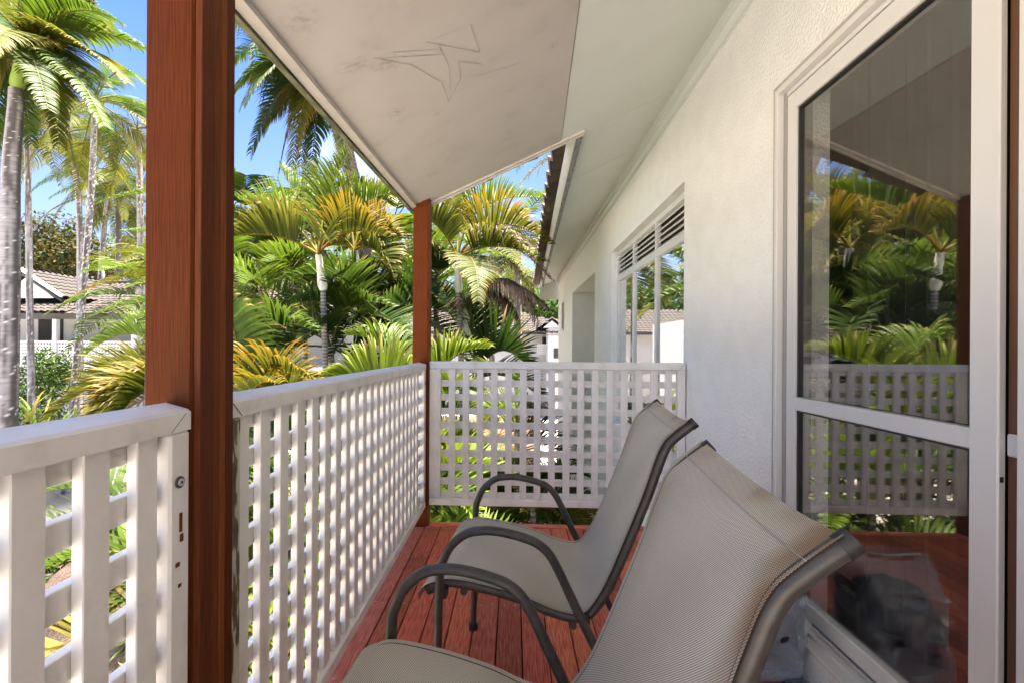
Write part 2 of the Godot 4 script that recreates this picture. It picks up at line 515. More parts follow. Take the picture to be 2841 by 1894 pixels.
func crownshaft(parent: Node3D, a: Vector3, c: Vector3, r0: float, r1: float, mat: Material) -> void:
	var pts := []
	var rr := []
	for i in 9:
		var t := i / 8.0
		pts.append(a.lerp(c, t) - parent.position)
		rr.append(lerpf(r0, r1, t) * (1.0 + 0.14 * sin(PI * minf(t * 2.2, 1.0))) * (0.75 if i == 0 else 1.0))
	var b := B.new()
	b.tube(pts, rr, 12)
	shown("crownshaft", b.mesh(), mat, parent)

# ------------------------------------------------------------------ broad-leaved trees and shrubs
func leaf_cloud(parent: Node3D, blobs: Array, count: int, size: float, cols: Array, called := "crown", mat: Material = null) -> void:
	var b := B.new()
	var total := 0.0
	for q in blobs:
		total += pow(q[1], 2.0)
	for q in blobs:
		var m := int(count * pow(q[1], 2.0) / total)
		for i in m:
			var d := Vector3(rng.randfn(), rng.randfn() * 0.9, rng.randfn()).normalized()
			var rad: float = q[1] * pow(rng.randf(), 0.28) * (1.0 + 0.22 * sin(d.x * 7.0 + q[1] * 9.0) * cos(d.y * 6.0 + d.z * 5.0))
			var at: Vector3 = q[0] + d * rad * Vector3(1, q[2] if q.size() > 2 else 0.8, 1) - parent.position
			var nn := (d + Vector3(rng.randfn(), rng.randfn() + 0.6, rng.randfn()) * 0.6).normalized()
			var tx := nn.cross(Vector3(rng.randfn(), rng.randfn(), rng.randfn())).normalized()
			var ty := nn.cross(tx)
			var k := rng.randf_range(0.7, 1.3)
			var cc: Color = cols[rng.randi() % cols.size()]
			b.col = Color(cc.r * k, cc.g * k, cc.b * k)
			var z := size * rng.randf_range(0.6, 1.3)
			var x := b.v.size()
			b.p(at - tx * z, nn)
			b.p(at - ty * z * 0.42, nn)
			b.p(at + tx * z, nn)
			b.p(at + ty * z * 0.42, nn)
			b.ix.append_array([x, x + 1, x + 2, x, x + 2, x + 3])
	shown(called, b.mesh(), mat if mat else M.leaf_far, parent)

# ------------------------------------------------------------------ tiled roofs
# rows of rolled tiles, each course stepped over the one below; past the length «full» the courses shorten towards a hip
func tiles(b: B, eave: Vector3, along: Vector3, up_slope: Vector3, length: float, run: float, full := 1e9, hip := 0.0, tone := 1.0, tw := 0.30, course := 0.33) -> void:
	var nrm := along.cross(up_slope).normalized()
	if nrm.y < 0:
		nrm = -nrm
	var nu := int(ceil(length / tw))
	var ns := int(ceil(run / course))
	for s in ns:
		for u in nu:
			if (u + 0.5) * tw > full and (s + 0.5) * course > (length - (u + 0.5) * tw) * hip:
				continue
			var k := rng.randf_range(0.72, 1.18) * tone
			var moss := rng.randf()
			b.col = Color(0.021 * k, 0.0145 * k, 0.012 * k).lerp(Color(0.026, 0.02, 0.0175) * k, moss * 0.6)
			var pr := []
			for j in 5:
				var f := j / 4.0
				var hgt := 0.045 * pow(maxf(0.0, sin(PI * f)), 0.8) if j < 4 else 0.0
				if j == 1 or j == 2:
					hgt = 0.045
				if j == 3:
					hgt = 0.02
				pr.append([u * tw + f * tw, hgt])
			var s0 := s * course
			var s1 := (s + 1.12) * course
			for j in 4:
				var p0: Vector3 = eave + along * pr[j][0] + up_slope * s0 + nrm * (pr[j][1] + 0.035)
				var p1: Vector3 = eave + along * pr[j + 1][0] + up_slope * s0 + nrm * (pr[j + 1][1] + 0.035)
				var p2: Vector3 = eave + along * pr[j + 1][0] + up_slope * s1 + nrm * pr[j + 1][1]
				var p3: Vector3 = eave + along * pr[j][0] + up_slope * s1 + nrm * pr[j][1]
				b.quad(p0, p1, p2, p3, nrm)
				b.quad(p0, p1, p1 - nrm * 0.035, p0 - nrm * 0.035, -up_slope)

# ================================================================== scene
func _ready() -> void:
	rng.seed = 20240
	# camera: level, shifted lens
	var cam := Camera3D.new()
	cam.name = "camera"
	add_child(cam)
	cam.position = Vector3(0, 1.082, 0)
	cam.rotation = Vector3(0, deg_to_rad(2.574), 0.0055)
	cam.set_frustum(0.05 * 1568.0 / 1090.0, Vector2(0.05 * 44.0 / 1090.0, 0.05 * 13.0 / 1090.0), 0.05, 400.0)
	cam.current = true
	# sky
	var sky_mat := ProceduralSkyMaterial.new()
	sky_mat.sky_top_color = Color(0.17, 0.40, 0.76)
	sky_mat.sky_horizon_color = Color(0.70, 0.80, 0.91)
	sky_mat.sky_curve = 0.22
	sky_mat.ground_bottom_color = Color(0.30, 0.27, 0.22)
	sky_mat.ground_horizon_color = Color(0.62, 0.70, 0.74)
	sky_mat.sky_energy_multiplier = 0.355
	sky_mat.sun_angle_max = 20.0
	sky_mat.sky_cover = noise_tex(0.0065, 6, [[0.0, Color(0, 0, 0, 0)], [0.52, Color(0, 0, 0, 0)], [0.66, Color(0.55, 0.55, 0.55, 0.35)], [0.85, Color(0.95, 0.95, 0.96, 0.8)], [1.0, Color(1, 1, 1, 0.9)]], 1024, 77)
	sky_mat.sky_cover_modulate = Color(0.9, 0.9, 0.9)
	var sky := Sky.new()
	sky.sky_material = sky_mat
	var env := Environment.new()
	env.background_mode = Environment.BG_SKY
	env.sky = sky
	env.tonemap_mode = Environment.TONE_MAPPER_LINEAR
	env.tonemap_exposure = 22.0
	env.sdfgi_enabled = true
	env.ssao_enabled = true
	env.ssil_enabled = true
	var we := WorldEnvironment.new()
	we.environment = env
	add_child(we)
	var sun := DirectionalLight3D.new()
	sun.name = "sun"
	add_child(sun)
	sun.light_color = Color(1.0, 0.96, 0.90)
	sun.light_energy = 0.85
	sun.light_angular_distance = 8.0
	sun.shadow_enabled = true
	sun.look_at_from_position(Vector3(0.9, 8.0, -0.5), Vector3.ZERO)
	make_materials()
	ground()
	our_building()
	balcony_roof()
	deck()
	posts()
	railings()
	chairs()
	bag()
	left_house()
	right_house()
	middle_palms()
	left_palms()
	low_plants()
	far_trees()

# ------------------------------------------------------------------ ground
func ground() -> void:
	var b := B.new()
	b.quad(W(-150, -3, -40), W(150, -3, -40), W(150, -3, 200), W(-150, -3, 200), Vector3.UP)
	shown("ground", b.mesh(), M.soil, self, Vector3.ZERO, "structure")
	b = B.new()
	b.quad(W(-14.5, -2.992, -10), W(-8.2, -2.992, -10), W(-8.6, -2.992, 13.2), W(-17, -2.992, 13.8), Vector3.UP)
	shown("driveway", b.mesh(), M.asphalt, self, Vector3.ZERO, "structure")
	b = B.new()
	b.quad(W(-8.15, -2.988, 7.6), W(-4.5, -2.988, 7.6), W(-4.5, -2.988, 11), W(-8.5, -2.988, 12), Vector3.UP)
	shown("gravel_path", b.mesh(), M.gravel, self, Vector3.ZERO, "structure")
	b = B.new()
	b.quad(W(-4.5, -2.990, 3.4), W(0.2, -2.990, 3.4), W(1.6, -2.990, 28), W(-9, -2.990, 28), Vector3.UP)
	shown("garden_bed", b.mesh(), M.mulch, self, Vector3.ZERO, "structure")
	b = B.new()
	b.quad(W(-3.2, -2.987, 11.5), W(0.14, -2.987, 11.5), W(0.14, -2.987, 12.6), W(-3.2, -2.987, 12.9), Vector3.UP)
	shown("concrete_path", b.mesh(), M.gravel, self, Vector3.ZERO, "structure")
	b = B.new()
	b.quad(W(0.15, -2.983, 3), W(1.02, -2.983, 3), W(1.02, -2.983, 14), W(0.15, -2.983, 14), Vector3.UP)
	shown("paved_path", b.mesh(), M.paving, self, Vector3.ZERO, "structure")
	var g := thing("drain_grate", "black metal drain grate set in the pink path below the balcony", "grate", W(0.92, -2.97, 11.6))
	for k in 9:
		piece("bar", W(0.62 + k * 0.075, -2.975, 11.2), W(0.645 + k * 0.075, -2.955, 12.1), M.dark_timber, g)
	for k in 2:
		piece("frame", W(0.58, -2.978, 11.16 + k * 0.94), W(1.02, -2.952, 11.2 + k * 0.94), M.dark_timber, g)

# ------------------------------------------------------------------ the building at the right
const XW := 1.025
func our_building() -> void:
	var t := thing("apartment_building", "white rendered apartment wall with long eave beside the balcony", "building", W(XW, 0, 5))
	var lo := -3.0
	var top := 2.69
	var x2 := XW + 0.2
	for q in [
		[-4.0, -0.95, lo, top], [-0.95, 1.905, 2.087, top], [-0.95, 1.905, lo, 0.0], [1.905, 2.922, lo, top], [2.922, 5.075, 2.09, top], [2.922, 5.075, lo, 0.32],
		[5.075, 6.11, lo, top], [6.11, 8.46, 2.045, top], [8.46, 9.82, lo, top], [9.82, 10.35, lo, 1.48], [9.82, 10.35, 2.03, top], [10.35, 11.1, lo, top]]:
		piece("wall", W(XW, q[2], q[0]), W(x2, q[3], q[1]), M.wall, t)
	piece("wall", W(x2, lo, 10.9), W(9, top, 11.1), M.wall, t)
	piece("wall", W(x2, lo, 8.46), W(3.2, top, 8.66), M.wall, t)      # sides and back of the recess
	piece("wall", W(x2, lo, 5.91), W(3.2, top, 6.11), M.wall, t)
	piece("wall", W(3.2, lo, 5.9), W(3.4, top, 8.7), M.wall, t)
	piece("recess_ceiling", W(x2, 2.05, 6.11), W(3.2, 2.2, 8.46), M.wall, t)
	piece("plinth", W(0.962, -0.0, -0.95), W(XW - 0.001, 0.10, 1.915), M.wall, t)
	# rooms behind the glass
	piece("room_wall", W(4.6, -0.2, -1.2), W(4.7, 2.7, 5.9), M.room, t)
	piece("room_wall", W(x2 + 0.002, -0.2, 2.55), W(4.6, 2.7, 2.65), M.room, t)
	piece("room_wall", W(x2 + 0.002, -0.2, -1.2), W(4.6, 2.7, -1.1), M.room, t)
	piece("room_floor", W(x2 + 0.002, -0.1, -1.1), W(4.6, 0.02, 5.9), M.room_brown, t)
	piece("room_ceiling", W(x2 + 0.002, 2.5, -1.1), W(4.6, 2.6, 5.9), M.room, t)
	piece("window_sill", W(XW - 0.02, 1.43, 9.8), W(XW + 0.05, 1.478, 10.37), M.wall_far, t)
	# narrow far window
	var fw := piece("window", W(XW + 0.12, 1.48, 9.82), W(XW + 0.15, 2.03, 10.35), M.glass_dark, t)
	fw.set_meta("label", "small dark window near the far corner of the wall")
	# cornice along the wall under the eave
	var cb := B.new()
	cb.quad(W(XW - 0.003, 2.60, -1.2), W(XW - 0.003, 2.56, 11.1), W(XW - 0.028, 2.585, 11.1), W(XW - 0.028, 2.625, -1.2), Vector3(-1, -1, 0))
	cb.quad(W(XW - 0.028, 2.625, -1.2), W(XW - 0.028, 2.585, 11.1), W(XW - 0.028, 2.67, 11.1), W(XW - 0.028, 2.71, -1.2), Vector3(-1, 0, 0))
	shown("cornice", cb.mesh(), M.soffit, t, W(0, 0, 0) - t.position)
	for q in [[0.045, 2.70, 0.016], [0.012, 2.60, 0.012]]:
		strip(t, "cornice_bead", W(XW - q[0], q[1], -2.2), W(XW - q[0], q[1] - 0.045, 11.1), Vector3(q[2] + 0.003, 0, 0), Vector3(0, -q[2], 0), M.soffit)
	# raked soffit in panels, with open joints
	var zs := [-2.2, 1.42, 2.968, 3.82, 6.18, 8.5, 11.15]
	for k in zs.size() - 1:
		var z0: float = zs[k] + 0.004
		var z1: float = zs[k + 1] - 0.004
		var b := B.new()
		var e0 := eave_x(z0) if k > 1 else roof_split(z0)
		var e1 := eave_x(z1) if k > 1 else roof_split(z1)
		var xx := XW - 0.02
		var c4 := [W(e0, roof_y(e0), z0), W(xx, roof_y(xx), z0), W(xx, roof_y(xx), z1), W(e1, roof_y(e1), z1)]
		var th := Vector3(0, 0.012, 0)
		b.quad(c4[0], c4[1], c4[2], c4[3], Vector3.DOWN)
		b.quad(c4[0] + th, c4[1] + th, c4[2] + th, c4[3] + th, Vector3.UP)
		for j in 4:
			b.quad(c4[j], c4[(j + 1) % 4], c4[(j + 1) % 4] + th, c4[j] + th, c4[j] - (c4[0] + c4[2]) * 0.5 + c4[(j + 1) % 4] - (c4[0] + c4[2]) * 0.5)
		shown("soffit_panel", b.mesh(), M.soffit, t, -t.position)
	var rb := B.new()
	rb.quad(W(0.0, roof_y(0.0) + 0.03, -2.2), W(6, roof_y(6) + 0.03, -2.2), W(6, roof_y(6) + 0.03, 2.9), W(0.0, roof_y(0.0) + 0.03, 2.9), Vector3.DOWN)
	rb.quad(W(0.45, roof_y(0.45) + 0.03, 2.9), W(6, roof_y(6) + 0.03, 2.9), W(6, roof_y(6) + 0.03, 11.2), W(0.62, roof_y(0.62) + 0.03, 11.2), Vector3.DOWN)
	shown("roof_underlay", rb.mesh(), M.room, t, -t.position)
	# fascia and gutter along the eave
	var f := B.new()
	for part in [[0.0, -0.038, -0.03, 0.08]]:
		var a0 := eave_x(2.97)
		var a1 := eave_x(11.15)
		f.quad(W(a0, roof_y(a0) - 0.03, 2.97), W(a0 - 0.036, roof_y(a0) - 0.03, 2.97), W(a1 - 0.036, roof_y(a1) - 0.03, 11.15), W(a1, roof_y(a1) - 0.03, 11.15), Vector3.DOWN)
		f.quad(W(a0, roof_y(a0) - 0.03, 2.97), W(a0, roof_y(a0) + 0.02, 2.97), W(a1, roof_y(a1) + 0.02, 11.15), W(a1, roof_y(a1) - 0.03, 11.15), Vector3.RIGHT)
		f.quad(W(a0 - 0.036, roof_y(a0) - 0.03, 2.97), W(a0 - 0.036, roof_y(a0) + 0.09, 2.97), W(a1 - 0.036, roof_y(a1) + 0.09, 11.15), W(a1 - 0.036, roof_y(a1) - 0.03, 11.15), Vector3.LEFT)
	shown("fascia_board", f.mesh(), M.grey_fascia, t, -t.position)
	var g := B.new()
	for k in 6:
		var an0 := PI * 0.5 * k / 6.0
		var an1 := PI * 0.5 * (k + 1) / 6.0
		var pr := []
		for q in [[2.97, an0], [2.97, an1], [11.15, an1], [11.15, an0]]:
			var ex := eave_x(q[0])
			pr.append(W(ex - 0.037 - 0.045 * sin(q[1]), roof_y(ex) - 0.02 + 0.055 * (1.0 - cos(q[1])), q[0]))
		g.quad(pr[0], pr[1], pr[2], pr[3], Vector3(-0.7, -0.7, 0))
	shown("gutter", g.mesh(), M.galv, t, -t.position)
	# end board of the eave
	var eb := B.new()
	eb.quad(W(0.60, 2.2, 11.16), W(XW, 2.2, 11.16), W(XW, 2.72, 11.16), W(0.60, 2.50, 11.16), Vector3(0, 0, 1))
	shown("eave_end", eb.mesh(), M.wall_far, t, -t.position)
	# tiles
	var up := Vector3(1, 0.455, 0).normalized()
	var tb := B.new()
	tiles(tb, W(0.27, 2.475, 2.98), Vector3(0.022, 0, -1).normalized(), up, 8.3, 6.0, 1e9, 0.0, 7.0)
	tiles(tb, W(-0.60, 2.06, -2.2), Vector3(0.022, 0, -1).normalized(), up, 5.15, 6.9, 1e9, 0.0, 7.0)
	shown("roof_tiles", tb.mesh(), M.roof, t, -t.position, "stuff")
	# ---- window with louvres
	var wz := [2.93, 3.03, 3.715, 4.40, 5.07]
	var w := Node3D.new()
	w.name = "window"
	t.add_child(w, true)
	w.position = W(XW + 0.065, 0.32, 4.0) - t.position
	var wo := W(XW + 0.065, 0.32, 4.0)
	for z in [3.03, 3.715, 4.405]:
		sub("mullion", W(XW + 0.06, 0.32, z - 0.016), W(XW + 0.10, 2.075, z + 0.016), M.alu, w, wo, 0.003)
	sub("frame", W(XW + 0.062, 0.32, 5.04), W(XW + 0.10, 2.075, 5.073), M.alu, w, wo, 0.003)
	sub("frame", W(XW + 0.062, 2.045, 2.925), W(XW + 0.10, 2.088, 5.073), M.alu, w, wo, 0.003)
	sub("transom", W(XW + 0.058, 1.775, 2.925), W(XW + 0.102, 1.825, 5.04), M.alu, w, wo, 0.003)
	sub("frame", W(XW + 0.062, 0.322, 2.925), W(XW + 0.10, 0.36, 5.04), M.alu, w, wo, 0.003)
	for k in 3:
		var z0: float = [3.046, 3.731, 4.421][k]
		var z1: float = [3.699, 4.389, 5.04][k]
		sub("pane", W(XW + 0.078, 0.36, z0), W(XW + 0.082, 1.775, z1), M.glass_window, w, wo)
		for j in 5:
			var b := B.new()
			b.box(Vector3.ZERO, Vector3(0.066, 0.009, z1 - z0 - 0.004), Basis(Vector3(0, 0, 1), 0.75), 0.003)
			var lv := shown("louvre_blade", b.mesh(), M.alu, w)
			lv.position = W(XW + 0.085, 1.850 + j * 0.044, (z0 + z1) / 2.0) - wo
	sub("pane", W(XW + 0.078, 0.36, 2.925), W(XW + 0.082, 1.775, 3.014), M.glass_window, w, wo)
	sub("louvre_backing", W(XW + 0.14, 1.80, 2.93), W(XW + 0.15, 2.09, 5.07), M.louvre_back, w, wo)
	# ---- sliding door
	var d := Node3D.new()
	d.name = "sliding_door"
	t.add_child(d, true)
	var dor := W(XW, 0.1, 0.5)
	d.position = dor - t.position
	# outer frame, stepped
	sub("caulk_line", W(XW - 0.004, 0.10, 1.905), W(XW + 0.01, 2.105, 1.925), M.caulk, d, dor)
	sub("caulk_line", W(XW - 0.004, 2.087, -0.95), W(XW + 0.01, 2.105, 1.905), M.caulk, d, dor)
	sub("jamb", W(XW - 0.012, 0.115, 1.885), W(XW + 0.11, 2.085, 1.904), M.alu, d, dor, 0.002)
	sub("jamb", W(XW + 0.012, 0.115, 1.862), W(XW + 0.11, 2.062, 1.884), M.alu_dark, d, dor, 0.002)
	sub("head_frame", W(XW - 0.012, 2.063, -0.95), W(XW + 0.11, 2.086, 1.884), M.alu, d, dor, 0.002)
	sub("head_frame", W(XW + 0.012, 2.045, -0.95), W(XW + 0.11, 2.062, 1.862), M.alu, d, dor, 0.002)
	sub("sill_track", W(0.958, 0.101, -0.95), W(XW + 0.11, 0.114, 1.905), M.alu, d, dor, 0.003)
	for k in 3:
		sub("sill_track", W(XW - 0.03 + k * 0.032, 0.1145, -0.95), W(XW - 0.024 + k * 0.032, 0.128, 1.885), M.alu, d, dor)
	# front leaf
	sub("stile", W(XW + 0.013, 0.13, 1.805), W(XW + 0.045, 2.04, 1.859), M.alu, d, dor, 0.002)
	sub("top_rail", W(XW + 0.013, 1.975, 1.125), W(XW + 0.045, 2.04, 1.804), M.alu, d, dor, 0.002)
	sub("mid_rail", W(XW + 0.013, 0.857, 1.125), W(XW + 0.045, 0.905, 1.804), M.alu, d, dor, 0.003)
	sub("bottom_rail", W(XW + 0.013, 0.13, 1.125), W(XW + 0.045, 0.185, 1.804), M.alu, d, dor, 0.003)
	sub("stile", W(XW + 0.006, 0.13, 1.058), W(XW + 0.024, 2.04, 1.124), M.alu, d, dor, 0.003)
	for q in [[0.185, 0.857], [0.905, 1.975]]:
		sub("pane", W(XW + 0.030, q[0] + 0.004, 1.128), W(XW + 0.034, q[1] - 0.004, 1.80), M.glass_door, d, dor)
		sub("gasket", W(XW + 0.022, q[0], 1.795), W(XW + 0.04, q[1], 1.8045), M.gasket, d, dor)
		sub("gasket", W(XW + 0.022, q[1] - 0.007, 1.126), W(XW + 0.04, q[1] + 0.0005, 1.795), M.gasket, d, dor)
	# rear leaf, slid partly behind the front one
	sub("rear_mid_rail", W(XW + 0.022, 0.857, 0.99), W(XW + 0.03, 0.905, 1.0572), M.alu, d, dor, 0.003)
	sub("rear_pane", W(XW + 0.074, 0.13, 0.3), W(XW + 0.078, 2.04, 1.06), M.glass_door, d, dor)
	sub("brown_backing", W(XW + 0.10, 0.13, 0.3), W(XW + 0.11, 2.04, 1.06), M.brown_back, d, dor)  # brown board added behind the rear pane to turn its glass brown
	sub("added_strip", W(XW + 0.026, 0.13, 1.0), W(XW + 0.032, 2.04, 1.0565), M.added_strip, d, dor)  # added opaque strip, lit from outside, standing in for the brown rear glass
	sub("screen_stile", W(XW - 0.008, 0.13, 0.93), W(XW + 0.03, 2.04, 1.008), M.alu, d, dor, 0.003)
	sub("latch_hole", W(XW + 0.010, 0.80, 1.0575), W(XW + 0.018, 0.812, 1.0595), M.gasket, d, dor)
	# curtain inside
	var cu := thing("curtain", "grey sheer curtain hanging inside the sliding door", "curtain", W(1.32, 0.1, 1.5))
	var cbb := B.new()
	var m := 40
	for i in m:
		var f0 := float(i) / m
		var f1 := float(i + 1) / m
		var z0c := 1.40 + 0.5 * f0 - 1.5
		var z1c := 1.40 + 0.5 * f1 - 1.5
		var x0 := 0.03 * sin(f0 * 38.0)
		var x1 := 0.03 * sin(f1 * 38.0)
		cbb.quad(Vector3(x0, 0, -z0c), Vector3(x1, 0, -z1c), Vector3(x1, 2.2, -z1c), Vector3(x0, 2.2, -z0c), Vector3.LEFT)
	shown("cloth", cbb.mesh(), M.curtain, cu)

func sub(called: String, lo: Vector3, hi: Vector3, mat: Material, parent: Node3D, origin: Vector3, bev := 0.0) -> MeshInstance3D:
	var b := B.new()
	b.box(Vector3.ZERO, (hi - lo).abs(), Basis(), bev)
	return shown(called, b.mesh(), mat, parent, (lo + hi) / 2.0 - origin)

func roof_y(x: float) -> float:
	return 1.932 + 0.455 * (x + 0.636)
func eave_x(z: float) -> float:
	return 0.418 + (z - 3.0) * 0.031
func roof_out(z: float) -> float:
	return -0.69 + (z - 1.13) * 0.0297
func roof_split(z: float) -> float:
	return 0.23 + (z - 1.712) * 0.043

# ------------------------------------------------------------------ lower roof over the balcony
func balcony_roof() -> void:
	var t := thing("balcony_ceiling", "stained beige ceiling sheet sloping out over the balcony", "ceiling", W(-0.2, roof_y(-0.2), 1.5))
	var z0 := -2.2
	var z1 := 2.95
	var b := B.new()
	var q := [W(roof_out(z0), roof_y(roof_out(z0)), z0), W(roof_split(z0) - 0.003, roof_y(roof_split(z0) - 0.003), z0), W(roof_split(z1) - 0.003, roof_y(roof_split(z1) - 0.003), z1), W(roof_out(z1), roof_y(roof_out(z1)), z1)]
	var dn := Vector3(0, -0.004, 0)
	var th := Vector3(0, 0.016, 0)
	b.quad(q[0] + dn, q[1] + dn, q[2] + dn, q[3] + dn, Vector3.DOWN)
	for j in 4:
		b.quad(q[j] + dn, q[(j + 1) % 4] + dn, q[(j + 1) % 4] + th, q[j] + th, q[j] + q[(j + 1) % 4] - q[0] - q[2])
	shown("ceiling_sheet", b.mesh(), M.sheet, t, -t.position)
	# cover strips round the sheet
	strip(t, "cover_strip", q[0] + Vector3(0.014, 0.006, 0), q[3] + Vector3(0.014, 0.006, 0.04), Vector3(0.026, 0.0118, 0), Vector3(0, -0.02, 0), M.trim)
	strip(t, "cover_strip", q[3] + Vector3(0.03, 0.0136, 0.0), q[2] + Vector3(0.145, 0.067, 0.0), Vector3(0, 0, 0.028), Vector3(0, -0.016, 0), M.trim)
	# fascia at the outer edge, bargeboard at the far end
	strip(t, "fascia_board", q[0] + Vector3(-0.008, -0.022, 0), q[3] + Vector3(-0.008, -0.022, -0.004), Vector3(0.02, 0.0, 0), Vector3(0, 0.14, 0), M.mould)
	strip(t, "barge_board", q[3] + Vector3(0.014, -0.016, -0.018), q[2] + Vector3(0.145, 0.046, -0.018), Vector3(0, 0, 0.016), Vector3(0, 0.15, 0), M.trim)
	# stains and pencil lines on the sheet
	var pm := B.new()
	for ln in [[[-0.294, 1.547], [-0.153, 1.561]], [[-0.153, 1.561], [-0.132, 1.726]], [[-0.132, 1.726], [-0.294, 1.547]], [[-0.457, 1.506], [-0.38, 1.56], [-0.26, 1.64]], [[-0.457, 1.506], [-0.36, 1.62], [-0.29, 1.78], [-0.267, 1.80]],
			[[-0.26, 1.60], [-0.245, 1.72], [-0.262, 1.92]], [[-0.277, 1.943], [-0.262, 1.92]], [[-0.283, 1.80], [-0.277, 1.943]], [[-0.21, 1.72], [-0.13, 1.80]], [[-0.21, 1.72], [-0.215, 1.83], [-0.25, 1.90]], [[-0.25, 1.90], [0.019, 1.905]], [[-0.16, 1.86], [0.019, 1.905]], [[-0.40, 1.52], [-0.255, 1.615]]]:
		for k in ln.size() - 1:
			for rep in 2:
				var off := rng.randf_range(-0.003, 0.003)
				var p0 := W(ln[k][0] + off, roof_y(ln[k][0] + off) - 0.006, ln[k][1])
				var p1 := W(ln[k + 1][0] + off * 0.5, roof_y(ln[k + 1][0] + off * 0.5) - 0.006, ln[k + 1][1])
				var sd := (p1 - p0).cross(Vector3.UP).normalized() * 0.0007
				pm.quad(p0 - sd, p0 + sd, p1 + sd, p1 - sd, Vector3.DOWN)
	shown("pencil_lines", pm.mesh(), plain(lin(0.37, 0.34, 0.32), 0.8), t, -t.position)
	# brownish smudges, as soft-edged films on the sheet
	var im := Image.create(96, 96, false, Image.FORMAT_RGBA8)
	var nz := FastNoiseLite.new()
	nz.seed = 9
	nz.frequency = 0.06
	nz.fractal_octaves = 4
	for y in 96:
		for x in 96:
			var d := Vector2(x - 47.5, y - 47.5).length() / 47.5
			var al := clampf((1.0 - d) * 1.1 * (0.75 + 0.9 * nz.get_noise_2d(x, y)), 0.0, 1.0)
			im.set_pixel(x, y, Color(0.42, 0.31, 0.20, al * al * 0.22))
	var sm := plain(Color.WHITE, 0.9)
	sm.albedo_texture = ImageTexture.create_from_image(im)
	sm.transparency = BaseMaterial3D.TRANSPARENCY_ALPHA
	for q3 in [[-0.578, 1.25, 0.085], [-0.52, 1.50, 0.09], [-0.43, 1.56, 0.08], [-0.33, 1.99, 0.03], [-0.47, 1.85, 0.06], [0.15, 1.9, 0.05]]:
		var sb := B.new()
		var an := rng.randf_range(0, TAU)
		var ux: Vector3 = Vector3(cos(an), 0, sin(an)) * q3[2]
		var uy: Vector3 = Vector3(-sin(an), 0, cos(an)) * q3[2] * rng.randf_range(0.6, 1.0)
		ux.y = ux.x * 0.455
		uy.y = uy.x * 0.455
		var o3 := W(q3[0], roof_y(q3[0]) - 0.0052, q3[1])
		sb.quad(o3 - ux - uy, o3 + ux - uy, o3 + ux + uy, o3 - ux + uy, Vector3.DOWN, [Vector2(0, 0), Vector2(1, 0), Vector2(1, 1), Vector2(0, 1)])
		shown("stain", sb.mesh(), sm, t, -t.position)

func strip(parent: Node3D, called: String, a: Vector3, c: Vector3, across: Vector3, deep: Vector3, mat: Material) -> MeshInstance3D:
	var b := B.new()
	var pts := [a, a + across, a + across + deep, a + deep]
	var d := c - a
	var mid := (across + deep) / 2.0 + a
	for j in 4:
		var p0: Vector3 = pts[j]
		var p1: Vector3 = pts[(j + 1) % 4]
		b.quad(p0, p1, p1 + d, p0 + d, (p0 + p1) / 2.0 - mid)
	b.quad(pts[0], pts[1], pts[2], pts[3], -d)
	b.quad(pts[0] + d, pts[1] + d, pts[2] + d, pts[3] + d, d)
	return shown(called, b.mesh(), mat, parent, -parent.position)

# ------------------------------------------------------------------ deck
func deck() -> void:
	var t := thing("timber_deck", "red-brown timber balcony deck of long screwed boards", "deck", W(0.2, 0, 1.4))
	var screws := B.new()
	var x := -0.598
	var k := 0
	while x < XW - 0.03:
		var wd := 0.066 if k == 0 else 0.0895
		var x1 := minf(x + wd, XW - 0.004)
		var cuts := [-1.1, 2.853]
		if k in [1, 5, 9, 12]:
			cuts = [-1.1, [0, 2.455, 0, 0, 0, 0.35, 0, 0, 0, 1.52, 0, 0, 0.35][k], 2.853]
		if k == 0:
			cuts = [-1.1, 2.835]
		for j in cuts.size() - 1:
			var z0: float = cuts[j] + (0.0015 if j > 0 else 0.0)
			var z1: float = cuts[j + 1] - 0.0015
			if x1 > 0.955 and k > 0 and z0 < 1.92:
				z0 = 1.92
			if z1 > z0:
				piece("deck_board", W(x, -0.022 + rng.randf_range(-0.0006, 0.0006), z0), W(x1, rng.randf_range(-0.0008, 0.0006), z1), M.deck[rng.randi() % 6], t, 0.0022)
		for z in [0.58, 1.05, 1.515, 1.985, 2.44, 2.825]:
			for f in [0.25, 0.75]:
				var q := W(lerpf(x, x1, f) + rng.randf_range(-0.004, 0.004), 0.0008, z + rng.randf_range(-0.012, 0.012))
				var r := 0.0042
				for s in 8:
					screws.tri(q, q + Vector3(cos(TAU * s / 8), 0, sin(TAU * s / 8)) * r, q + Vector3(cos(TAU * (s + 1) / 8), 0, sin(TAU * (s + 1) / 8)) * r, Vector3.UP)
		x += wd + 0.0045
		k += 1
	shown("screws", screws.mesh(), M.screw, t, -t.position, "stuff")
	piece("edge_board", W(-0.515, -0.14, 2.858), W(XW - 0.004, 0.002, 2.918), M.deck_cross, t, 0.003)
	piece("side_fascia", W(-0.62, -0.16, -1.1), W(-0.5995, -0.002, 2.83), M.deck[0], t, 0.003)
	for z in [0.1, 0.56, 1.03, 1.50, 1.97, 2.43, 2.80]:
		piece("joist", W(-0.59, -0.16, z - 0.022), W(XW - 0.004, -0.0235, z + 0.022), M.room, t)
	piece("light_block", W(-0.59, -0.2, -1.1), W(XW - 0.004, -0.165, 2.85), M.dark, t)  # unseen dark sheet added under the joists so light cannot leak through

